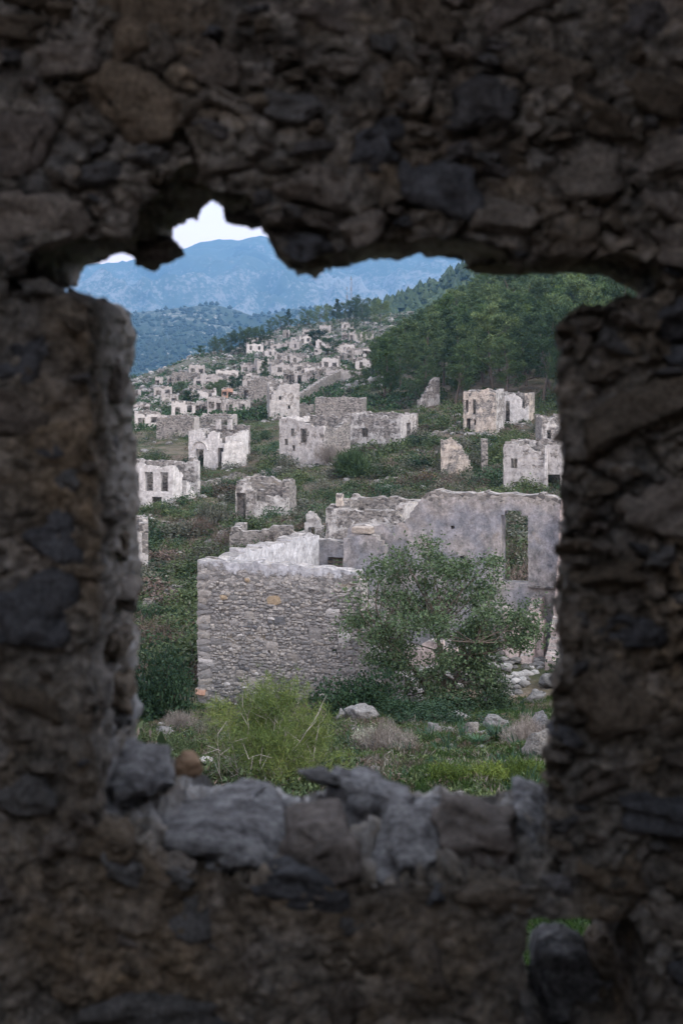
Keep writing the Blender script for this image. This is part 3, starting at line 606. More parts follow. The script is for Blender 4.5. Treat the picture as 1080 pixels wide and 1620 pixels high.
# ------------------------------------------------------------------ ruins
def wall_mesh(name, L, T, zb, top, openings=(), cell=.2, seed=0, jit=.035):
    """a broken masonry wall: x 0..L, y 0..T, z from zb up to the profile top [(x,z)...]; openings (x0,x1,z0,z1)"""
    P = np.array(top, float); zm = P[:, 1].max()+cell*.6
    def axis(a, b_, marks):
        s = np.linspace(a, b_, max(2, int(round((b_-a)/cell))+1)); ms = [m_ for m_ in marks if a+1e-3 < m_ < b_-1e-3]
        if ms:
            s = np.array([v_ for v_ in s if v_ in (s[0], s[-1]) or min(abs(v_-m_) for m_ in ms) > cell*.35]); s = np.unique(np.concatenate([s, ms]))
        return s
    xs = axis(0, L, [v_ for o_ in openings for v_ in o_[:2]]); zs = axis(zb, zm, [v_ for o_ in openings for v_ in o_[2:]])
    nx, nz = len(xs), len(zs); xc = (xs[:-1]+xs[1:])/2; zc = (zs[:-1]+zs[1:])/2
    tp = np.interp(xc, P[:, 0], P[:, 1])+jit*4.2*fbm(np.stack([xc*1.7, xc*0+seed*3.1, xc*0], 1), 3)
    K = zc[None] < tp[:, None]
    for x0, x1, z0, z1 in openings: K &= ~((xc[:, None] > x0) & (xc[:, None] < x1) & (zc[None] > z0) & (zc[None] < z1))
    # let the topmost row follow the profile
    Zg = np.tile(zs[None], (nx, 1)).astype(float)
    tv = np.interp(xs, P[:, 0], P[:, 1])+jit*4.2*fbm(np.stack([xs*1.7, xs*0+seed*3.1, xs*0], 1), 3)
    near = np.abs(Zg-tv[:, None]) < cell*.75
    Zg = np.where(near, tv[:, None]*.7+Zg*.3, Zg)
    X = np.tile(xs[:, None], (1, nz))
    Vf = np.stack([X.ravel(), np.zeros(nx*nz), Zg.ravel()], 1); Vb = Vf.copy(); Vb[:, 1] = T
    n = nx*nz; V = np.concatenate([Vf, Vb]); V = V+vnoise(V*2.3+seed*7.7, 3)*np.array([jit, jit*.6, jit*.7])
    I = np.arange(n).reshape(nx, nz)
    q = np.stack([I[:-1, :-1], I[1:, :-1], I[1:, 1:], I[:-1, 1:]], -1)[K]
    Kp = np.pad(K, 1); fs = [q, q[:, ::-1]+n]
    def side(mask, a, b_):
        ij = np.argwhere(mask)
        if len(ij):
            A = I[ij[:, 0]+a[0], ij[:, 1]+a[1]]; B = I[ij[:, 0]+b_[0], ij[:, 1]+b_[1]]; fs.append(np.stack([B, A, A+n, B+n], 1))
    side(K & ~Kp[2:, 1:-1], (1, 0), (1, 1)); side(K & ~Kp[:-2, 1:-1], (0, 1), (0, 0)); side(K & ~Kp[1:-1, 2:], (1, 1), (0, 1)); side(K & ~Kp[1:-1, :-2], (0, 0), (1, 0))
    Fc = np.concatenate(fs); u = np.unique(Fc); mp = np.full(2*n, -1); mp[u] = np.arange(len(u))
    return mesh_np(name, V[u], [mp[Fc]])
def wall(parent, a, b_, T, zb, top, mat, openings=(), cell=.2, seed=0, jit=.035, name='wall', label=None):
    """wall from a to b in the house's own plan; thickness to the left of a->b"""
    a = Vector((*a, 0)); b_ = Vector((*b_, 0)); d = b_-a
    o = obj(name, wall_mesh(name, d.length, T, zb, top, openings, cell, seed, jit), M[mat], parent, loc=a, rz=math.atan2(d.y, d.x))
    if label: o['label'] = label
    return o
BOXF = np.array([(0, 1, 3, 2), (4, 6, 7, 5), (0, 4, 5, 1), (2, 3, 7, 6), (0, 2, 6, 4), (1, 5, 7, 3)])
def box(name, parent, c_, s, mat, rz=0, jit=.0, tilt=0):
    V = np.array([(x, y, z) for x in (-.5, .5) for y in (-.5, .5) for z in (-.5, .5)])*np.array(s)
    bm = bmesh.new(); vs_ = [bm.verts.new(v_) for v_ in V]
    for f in BOXF: bm.faces.new([vs_[k] for k in f])
    bmesh.ops.bevel(bm, geom=bm.edges[:], offset=min(s)*.12, segments=1, affect='EDGES')
    if jit:
        bm.verts.ensure_lookup_table(); A = np.array([v_.co[:] for v_ in bm.verts]); A = A+vnoise(A*2+np.array(c_), 2)*jit
        for v_, q_ in zip(bm.verts, A): v_.co = q_
    me = bpy.data.meshes.new(name); bm.to_mesh(me); bm.free()
    o = obj(name, me, M[mat], parent, loc=c_, rz=rz)
    if tilt: o.rotation_euler = (0, tilt, rz)
    return o

# ---- the big roofless house in the middle
C0 = Vector((-4.54, 45.0, -11.8)); RZ = math.atan2(-.348, .9375)
big = empty('roofless_house', C0, RZ, 'large roofless rubble house in the middle, its broken walls around the bushy tree', 'house')
def zl(z): return z+11.8
ZB = -1.6
wall(big, (0, 0), (7.6, 0), .6, ZB, [(0, 4.9), (2.0, 4.92), (4.6, 4.86), (5.35, 4.8), (5.5, 4.2), (5.62, 3.6), (5.7, 2.6), (5.95, 2.3), (6.3, 1.9), (7.0, 1.7), (7.6, .6)], 'front_wall', [(2.42, 2.52, 2.1, 2.22), (4.55, 4.72, 2.25, 2.4), (.95, 1.1, .55, .68)], .16, 1, .03, label='front wall of bare coursed rubble with a pale rendered band along its top')
wall(big, (.6, .55), (.6, 9.05), .6, ZB, [(0, 4.85), (3, 4.8), (5.5, 4.7), (8.5, 4.62)], 'inner_white', (), .18, 2, .05, label='left side wall with white plaster inside')
wall(big, (0, 9.0), (9.75, 9.0), .6, ZB, [(0, 4.6), (.5, 4.35), (1.75, 4.25), (1.85, 4.95), (3.3, 5.0), (3.5, 4.75), (3.62, 5.05), (4.0, 5.35), (4.4, 5.8), (4.75, 6.2), (4.9, 6.32), (5.2, 6.38), (7, 6.36), (9.2, 6.34), (9.75, 6.3)], 'inner_blue',
     [(7.58, 8.55, 3.2, 5.6), (7.7, 8.3, 5.5, 5.78), (4.6, 4.76, 3.9, 4.05), (5.3, 5.46, 3.92, 4.06), (6.05, 6.2, 3.9, 4.05), (6.8, 6.95, 3.92, 4.05), (5.7, 5.84, 5.0, 5.13), (.95, 1.75, 3.25, 3.75)], .16, 3, .028, label='tall back wall with faded blue plaster and a window gap')
wall(big, (9.75, 9.05), (9.75, 5.6), .55, ZB, [(0, 6.3), (.25, 5.9), (.5, 4.6), (.9, 3.6), (1.6, 2.3), (2.4, 1.4), (3.45, .3)], 'inner_pink', (), .16, 4, .04, label='collapsed right side wall with pink plaster')
wall(big, (8.75, 9.05), (8.75, 6.9), .4, ZB, [(0, 2.9), (.5, 2.75), (1.1, 2.2), (1.7, 1.5), (2.15, .9)], 'inner_pink', (), .16, 5, .03, label='stub of a pink plastered cross wall')
wall(big, (1.86, 8.2), (3.45, 8.2), .45, ZB, [(0, 4.55), (.3, 4.7), (.8, 4.78), (1.25, 4.7), (1.6, 4.2)], 'inner_blue', (), .16, 6, .04, label='pale bluish plastered pier')
wall(big, (8.12, 7.0), (8.66, 7.0), .5, ZB, [(0, 2.75), (.25, 2.6), (.54, 1.9)], 'inner_pink', (), .13, 8, .03, label='pale pink plastered pier in the ruined right end')
wall(big, (8.98, 7.6), (9.4, 7.6), .45, ZB, [(0, 2.3), (.2, 2.5), (.42, 2.0)], 'inner_pink', (), .13, 9, .03, label='narrow pale pier beside the right side wall')
wall(big, (4.9, 4.6), (8.2, 4.6), .5, ZB, [(0, .6), (.6, 1.6), (1.4, 1.9), (2.3, 1.4), (3.3, .4)], 'inner_pink', [(1.5, 2.4, -1, .95)], .16, 7, .05, label='low broken inner wall')
box('coping_stone', big, (2.55, 8.42, 4.9), (.75, .4, .25), 'quoin', .02, .03)
for k in range(3): box('timber', big, (1.35, 9.0+.1*k, 3.42+.14*k), (.9, .14, .1), 'timber', .03*k, .01)
box('ledge', big, (9.1, 8.93, 3.12), (1.05, .18, .1), 'ruin_grey', 0, .03)
# coursed rubble of the front wall: 300 stones as parts, the small fill as one
def cobble(name, seed):
    r_ = np.random.default_rng(seed); n = 4; V = np.zeros((n, n, 3))
    for i in range(n):
        for j in range(n):
            u_, w_ = i/(n-1)*2-1, j/(n-1)*2-1; rr = max(abs(u_), abs(w_))
            sq = 1-.13*(abs(u_*w_))**2
            V[i, j] = (u_*.5*sq, -(.5 if rr < .5 else .18)+0*rr, w_*.5*sq)
    V += r_.normal(size=V.shape)*np.array([.06, .09, .07])
    V = V.reshape(-1, 3); ring = [0*n+j for j in range(n)]+[i*n+n-1 for i in range(1, n)]+[(n-1)*n+j for j in range(n-2, -1, -1)]+[i*n for i in range(n-2, 0, -1)]
    B = V[ring].copy(); B[:, 1] = .5; V2 = np.concatenate([V, B]); k = len(ring); idx = np.arange(k)
    sidef = np.stack([np.array(ring), np.array(ring)[(idx+1) % k], n*n+(idx+1) % k, n*n+idx], 1)
    return mesh_np(name, V2, [grid_faces(n, n), sidef])
COB = [cobble('rubble_stone', 40+k) for k in range(10)]
for me in COB: me.materials.append(M['rubble_stone'])
r = np.random.default_rng(21); st = []
z = -.9
while z < 4.5:
    h = r.uniform(.06, .13); x = .02
    while x < 5.55:
        wd = min(.4, max(.065, r.gamma(3.0, .042)))
        if r.random() < .08: wd *= 1.5
        zz = z+.05*noise3(np.array([[x*.9, z*.7, 3.]]))[0]
        dens = 1 if zz < 3.9 else max(0, 1-(zz-3.9)/.6)
        if r.random() < .9*dens and x+wd < 5.6:
            hh = min(h*r.uniform(.55, 1.5), wd*1.0); st.append((x+wd/2, zz+r.normal()*.025, wd*.93, hh*.9))
        x += wd+r.uniform(.0, .03)
    z += h*.95
zq = -.8
while zq < 4.4:
    hq = r.uniform(.16, .26); wq = r.uniform(.28, .55); st = [t_ for t_ in st if not (t_[0]-t_[2]/2 < wq+.01 and abs(t_[1]-zq) < (hq+t_[3])/2*.8)]; st.append((wq/2, zq, wq, hq*.95)); zq += hq
for k in range(28):
    xq = r.uniform(.6, 5.3); zq = r.uniform(-.7, 3.9); wq = r.uniform(.22, .46); hq = wq*r.uniform(.5, .8); st = [t_ for t_ in st if not (abs(t_[0]-xq) < (wq+t_[2])/2*.85 and abs(t_[1]-zq) < (hq+t_[3])/2*.8)]; st.append((xq, zq, wq, hq))
st.sort(key=lambda s_: -s_[2]*s_[3])
for k, (x, z, wd, hh) in enumerate(st[:300]):
    o = obj('rubble_stone', COB[k % 10], None, big); o.location = (x, -.004-r.uniform(0, .014), z); o.scale = (wd, .06, hh); o.rotation_euler = (0, r.normal()*.13, 0)
Vs = []; Fq = []; n0 = 0
for k, (x, z, wd, hh) in enumerate(st[300:]):
    me = COB[k % 10]; A = np.empty(len(me.vertices)*3, np.float32); me.vertices.foreach_get('co', A); A = A.reshape(-1, 3)*np.array([wd, .055, hh])+np.array([x, -.004-r.uniform(0, .012), z])
    Fq.append(np.array([p.vertices[:] for p in me.polygons])+n0); Vs.append(A); n0 += len(A)
m, t, b = nmat('rubble_fill'); g_ = nd(t, 'ShaderNodeNewGeometry')
c = ramp(t, g_.outputs['Random Per Island'], [(.1, (.17, .165, .163)), (.5, (.26, .248, .24)), (.9, (.36, .335, .312))])
n2 = noise(t, coords(t), 9, 5, .7); c = mixn(t, .5, c, ramp(t, n2, [(.3, .5), (.7, 1.4)]), 'MULTIPLY'); t.links.new(c, b.inputs['Base Color']); bump(t, b, n2, .7, .03); M['rubble_fill'] = m
tag(obj('rubble_fill', mesh_np('rubble_fill', np.concatenate(Vs), [np.concatenate(Fq)]), M['rubble_fill'], big), kind='stuff')
box('quoin', big, (.12, -.02, .75), (.3, .2, .22), 'ruin_orange', 0, .03)['label'] = 'orange corner stone low on the left'

# ---- generic ruin placed on the slope
def ruin(px0, px1, top, base, d, rot, dep, label, mats='ruin_mixed', fo=(), ro=(), lo=(), tops=None, T=.5, cell=.22, name='ruined_house', cat='house', group=None, walls='frlb', bt=0., jit=None):
    """front wall spans px0..px1 at distance d; rot turns the house (degrees, + shows its right side); openings in fractions of the wall"""
    dh = hit((px0+px1)/2, base, 46); d = dh if dh and .6 < dh/d < 1.6 else d
    f_ = F/d; pc = (px0+px1)/2; x = (pc-540)/f_; W = (px1-px0)/f_/max(.5, math.cos(R(rot))); zt = -(top-540)/f_; zb = -(base-540)/f_; H = zt-zb
    e = empty(name, (x, d, zb), R(rot), label, cat, group)
    if isinstance(mats, str): mats = dict(f=mats, r=mats, l=mats, b=mats)
    tops = tops or {}; jit = jit if jit is not None else cell*.22
    def tp(k, L): return [(a*L, b_*H) for a, b_ in tops.get(k, [(0, 1), (.3, .97), (.55, 1.0), (.8, .95), (1, .99)])]
    def op(lst, L): return [(a*L, b_*L, c_*H, d_*H) for a, b_, c_, d_ in lst]
    zz = -max(1.2, H*.3); sd_ = hash(label) % 97 if False else sum(map(ord, label)) % 97
    if 'f' in walls: wall(e, (-W/2, 0), (W/2, 0), T, zz, tp('f', W), mats['f'], op(fo, W), cell, sd_, jit)
    if 'r' in walls: wall(e, (W/2-.0, T-.06), (W/2, dep-T+.06), T, zz, tp('r', dep-2*T+.12), mats['r'], op(ro, dep-2*T), cell, sd_+1, jit)
    if 'l' in walls: wall(e, (-W/2+T, T-.06), (-W/2+T, dep-T+.06), T, zz, tp('l', dep-2*T+.12), mats['l'], op(lo, dep-2*T), cell, sd_+2, jit)
    if 'b' in walls: wall(e, (-W/2, dep-T), (W/2, dep-T), T, zz, [(a, b_+bt) for a, b_ in tp('b', W)], mats['b'], (), cell, sd_+3, jit)
    if fo and cat == 'house' and 'b' in walls and dep > 3.2:
        wall(e, (-W/2+T-.04, 1.5), (W/2-T+.04, 1.5), .35, zz, [(0, .93*H), (.5, .86*H), (1, .92*H)], 'ruin_grey', (), cell*1.3, sd_+4, jit, 'shade_partition')  # inner wall added to cut the skylight and darken the window openings
    if cell <= .24 and cat == 'house':
        r_ = np.random.default_rng(sd_+5); Vs, Fq, n0 = [], [], 0
        for k in range(70):
            u_ = r_.uniform(-W/2-1, W/2+1); v_ = -abs(r_.normal())*1.1-.1; sz_ = r_.uniform(.1, .34)
            cr, sr = math.cos(R(rot)), math.sin(R(rot)); gx, gy = x+u_*cr-v_*sr, d+u_*sr+v_*cr
            A = ICO[1][0]*(1+.35*r_.normal(size=(len(ICO[1][0]), 1))*.6)*np.array([sz_, sz_*.8, sz_*.6])+np.array([u_, v_, gz(gx, gy)-zb+sz_*.1])
            Vs.append(A); Fq.append(ICO[1][1]+n0); n0 += len(A)
        tag(obj('rubble', mesh_np('rubble', np.concatenate(Vs), [np.concatenate(Fq)]), M['rock_mass'], e), kind='stuff')
    return e, W, H
RAG = [(0, .6), (.15, .9), (.35, 1), (.6, .97), (.8, .7), (1, .3)]
# house straight behind the big one
e, W, H = ruin(515, 634, 800, 872, 61, -20, 5.0, 'small roofless house with a chimney stub right behind the large rubble house', dict(f='ruin_mixed', r='ruin_pale', l='ruin_grey', b='ruin_grey'), tops=dict(f=[(0, .95), (.25, .9), (.6, .88), (.85, .92), (1, .8)]), cell=.18)
box('chimney', e, (-W/2+.75, .3, H+.25), (.42, .4, .75), 'ruin_warm', 0, .04)
ruin(362, 500, 836, 872, 63, -8, 3.4, 'low broken wall running behind the left side of the large house', 'ruin_grey', tops=dict(f=[(0, .8), (.1, .95), (.2, .9), (.45, .9), (.5, 1.15), (.7, 1.15), (.74, .85), (1, .8)]), name='ruined_wall', cat='wall', walls='fl', cell=.18)
ruin(478, 512, 812, 862, 57, -15, 1.2, 'pointed white plastered fragment standing beside the chimney house', 'ruin_pale', tops=dict(f=[(0, .5), (.3, .95), (.5, 1), (.75, .8), (1, .35)]), fo=((.3, .6, .1, .55),), name='ruined_wall', cat='wall', walls='f', cell=.13, jit=.09)
e, W, H = ruin(372, 456, 762, 826, 100, -8, 3.4, 'low grey ruin with a square window gap above the round olive bush', dict(f='ruin_mixed', r='ruin_grey', l='ruin_grey', b='ruin_grey'), fo=((.02, .2, 0, .72), (.38, .58, .5, .78)), tops=dict(f=[(0, .92), (.25, 1), (.35, .75), (.6, .8), (.62, .65), (1, .6)], b=[(0, 1), (.4, 1.05), (.7, .9), (1, .75)]))
# white house with the arch
e, W, H = ruin(297, 366, 681, 741, 150, -20, 5, 'white plastered ruin with an arched doorway and two chimney stubs', dict(f='ruin_white', r='ruin_white', l='ruin_pale', b='ruin_grey'), fo=((.18, .36, .0, .5), (.7, .86, .0, .55)), ro=((.3, .55, .3, .7),), tops=dict(f=[(0, .97), (.3, .96), (.36, .78), (.42, .74), (.5, .95), (.68, .96), (.74, .7), (.86, .66), (.9, .84), (1, .86)], r=[(0, .84), (1, .98)], b=[(0, 1.05), (1, 1.08)]), cell=.2)
for dx in (-W/2+1.6, -W/2+2.9): box('chimney', e, (dx, 3.9, H*1.1), (.5, .45, 1.1), 'ruin_pale', 0, .04)
V_, F_ = tubes([((.9*math.cos(a), -.06, .9*math.sin(a)), (.9*math.cos(a+.32), -.06, .9*math.sin(a+.32)), .12, .12) for a in np.arange(0, math.pi-.1, .314)], 4)
obj('arch_moulding', mesh_np('arch_moulding', V_, [F_]), M['ruin_white'], e, loc=(-W/2+W*.27, 0, H*.48))
box('door_post', e, (-W/2+1.2, -1.6, .2), (.55, .5, 2.0), 'ruin_grey', 0, .06)
ruin(352, 390, 690, 740, 146, 14, 2.2, 'rounded white plaster wall stub in front of the arched ruin', 'ruin_white', tops=dict(f=[(0, .3), (.1, .75), (.4, .9), (.8, .8), (1, .5)]), name='ruined_wall', cat='wall', walls='f', cell=.2)
ruin(160, 276, 735, 806, 115, -18, 5.4, 'two storey pale ruin with three upper windows at the left jamb', dict(f='ruin_white', r='ruin_white', l='ruin_pale', b='ruin_mixed'), fo=((.42, .52, .42, .82), (.6, .72, .42, .85), (.82, .93, .42, .85), (.7, .84, .02, .3)), ro=((.3, .5, .3, .7),), tops=dict(r=[(0, 1), (.35, .75), (.7, .4), (1, .12)]), cell=.2)
ruin(170, 234, 829, 912, 80, 8, 3.6, 'pale ruin with a narrow corner pier cut off by the left jamb', dict(f='ruin_pale', r='ruin_grey', l='ruin_grey', b='ruin_mixed'), tops=dict(f=[(0, 1), (.7, .98), (.72, .85), (.86, .8), (.88, .4), (1, .38)], b=[(0, 1.05), (1, 1.02)]), cell=.18)
# the twin block
e, W, H = ruin(441, 512, 662, 736, 150, -24, 6.4, 'left half of the tall twin ruin, white flaking front with small windows', dict(f='ruin_pale', r='ruin_grey', l='ruin_white', b='ruin_grey'), fo=((.12, .2, .42, .55), (.26, .34, .62, .78), (.48, .62, .48, .78), (.3, .36, .3, .42)), tops=dict(f=[(0, .98), (.3, 1), (.6, .9), (.8, .8), (1, .88)], r=[(0, .88), (.4, .7), (1, .95)]), cell=.2)
ruin(548, 633, 655, 712, 149, -26, 4.6, 'right half of the tall twin ruin with a recessed pale front', dict(f='ruin_mixed', r='ruin_pale', l='ruin_pale', b='ruin_grey'), fo=((.28, .4, .35, .6),), ro=((.3, .6, .3, .75),), tops=dict(f=[(0, 1), (.5, .97), (.72, .98), (.76, .85), (1, .92)]), cell=.2)
ruin(498, 574, 630, 672, 165, -6, 5, 'plain grey block standing behind the twin ruin', 'ruin_grey', tops=dict(f=[(0, .98), (.6, 1), (.95, .97), (1, .8)]), cell=.22)
e, W, H = ruin(733, 782, 618, 686, 168, -18, 5, 'tall pale ruin with slit windows under the pine wood', dict(f='ruin_warm', r='ruin_mixed', l='ruin_grey', b='ruin_grey'), fo=((.08, .16, .5, .78), (.3, .4, .45, .8), (.1, .22, .02, .35), (.34, .4, .2, .32)), tops=dict(f=[(0, .97), (.55, .97), (.57, 1.04), (.75, 1.04), (.77, .96), (1, .95)]), cell=.2)
ruin(790, 834, 622, 672, 170, -18, 4.2, 'white rendered wing against the right side of the tall pale ruin', dict(f='ruin_white', r='ruin_warm', l='ruin_mixed', b='ruin_grey'), fo=((.2, .36, .1, .75),), tops=dict(f=[(0, .9), (.5, 1), (.75, .8), (.8, .5), (1, .65)]), cell=.2)
ruin(697, 746, 694, 752, 135, -10, 3.2, 'broken pale wall fragment in scrub below the tall pale ruin', dict(f='ruin_warm', r='ruin_mixed', l='ruin_grey', b='ruin_grey'), tops=dict(f=[(0, .95), (.3, 1), (.6, .85), (.85, .5), (1, .2)], l=[(0, .9), (1, .3)]), name='ruined_wall', cat='wall', walls='fl', cell=.18)
ruin(761, 771, 694, 748, 136, 0, 1.0, 'narrow stone pillar next to the broken wall fragment', 'ruin_grey', name='stone_pillar', cat='pillar', walls='f', cell=.15, T=.7)
e, W, H = ruin(798, 905, 702, 782, 115, -20, 5.2, 'two storey ruin with split plaster panels at the right jamb', dict(f='ruin_pale', r='ruin_warm', l='ruin_grey', b='ruin_mixed'), fo=((.1, .2, .5, .7), (.62, .8, .1, .4)), tops=dict(f=[(0, 1), (.35, .97), (.4, .86), (.55, .84), (.6, 1), (1, .93)]), cell=.18)
box('pilaster', e, (.55, -.06, H*.62), (.22, .12, H*.6), 'ruin_white', 0, .02)
ruin(856, 930, 660, 712, 132, 0, 4.6, 'small square ruin peeping over the split plaster ruin', dict(f='ruin_mixed', r='ruin_grey', l='ruin_grey', b='ruin_grey'), fo=((.12, .2, .3, .6), (.36, .44, .05, .5)), cell=.2)
ruin(662, 696, 596, 646, 188, 30, 4, 'jagged gable of a ruin at the foot of the pine wood', 'ruin_mixed', tops=dict(f=[(0, .25), (.3, .45), (.55, .8), (.8, 1), (1, .95)], r=[(0, .9), (1, .4)]), name='ruined_wall', cat='wall', walls='fr', cell=.22)
ruin(427, 474, 607, 664, 190, 8, 4.4, 'white flaking tower like ruin left of the sloping terrace wall', dict(f='ruin_pale', r='ruin_grey', l='ruin_mixed', b='ruin_grey'), fo=((.3, .38, .55, .66), (.6, .68, .3, .4)), tops=dict(f=[(0, .55), (.15, .8), (.35, .97), (1, 1)]), cell=.22)
# terrace wall climbing to the right
A = on_px(476, 215); B = on_px(552, 262); tw = empty('terrace_wall', A, math.atan2(B.y-A.y, B.x-A.x), 'long low terrace wall climbing the slope towards the pine wood', 'wall')
Lw = (Vector((B.x, B.y))-Vector((A.x, A.y))).length; dz = B.z-A.z
wall(tw, (0, 0), (Lw, 0), .6, -2, [(0, 1.4), (Lw*.5, 1.7+dz*.5), (Lw, 1.3+dz)], 'ruin_grey', (), .3, 50, .06)
for (a0, d0, a1, d1, h_, lab) in ((330, 88, 372, 96, .55, 'short dry stone terrace wall left of the low grey ruin'), (395, 128, 446, 134, .6, 'dry stone terrace wall between the arched ruin and the twin ruin'), (232, 100, 300, 104, .6, 'dry stone terrace wall below the two storey pale ruin'),
        (590, 118, 690, 126, .5, 'overgrown dry stone terrace wall crossing the slope behind the large house'), (300, 128, 392, 132, .7, 'broken terrace wall in front of the arched white ruin'), (640, 150, 722, 156, .6, 'dry stone terrace wall left of the tall pale ruin'), (215, 66, 290, 70, .5, 'low terrace wall in the scrub left of the large house')):
    A = on_px(a0, d0); B = on_px(a1, d1); tw = empty('terrace_wall', A, math.atan2(B.y-A.y, B.x-A.x), lab, 'wall', 'dry stone terrace walls'); Lw = (Vector((B.x, B.y))-Vector((A.x, A.y))).length
    n_ = 9; pr_ = []
    for k in range(n_):
        f = k/(n_-1); q_ = A.lerp(B, f); pr_.append((f*Lw, gz(q_.x, q_.y)-A.z+h_*rnd.uniform(.55, 1.1)))
    wall(tw, (0, 0), (Lw, 0), .5, min(p_[1] for p_ in pr_)-1.5, pr_, 'dark_masonry', (), .2, int(a0), .06)
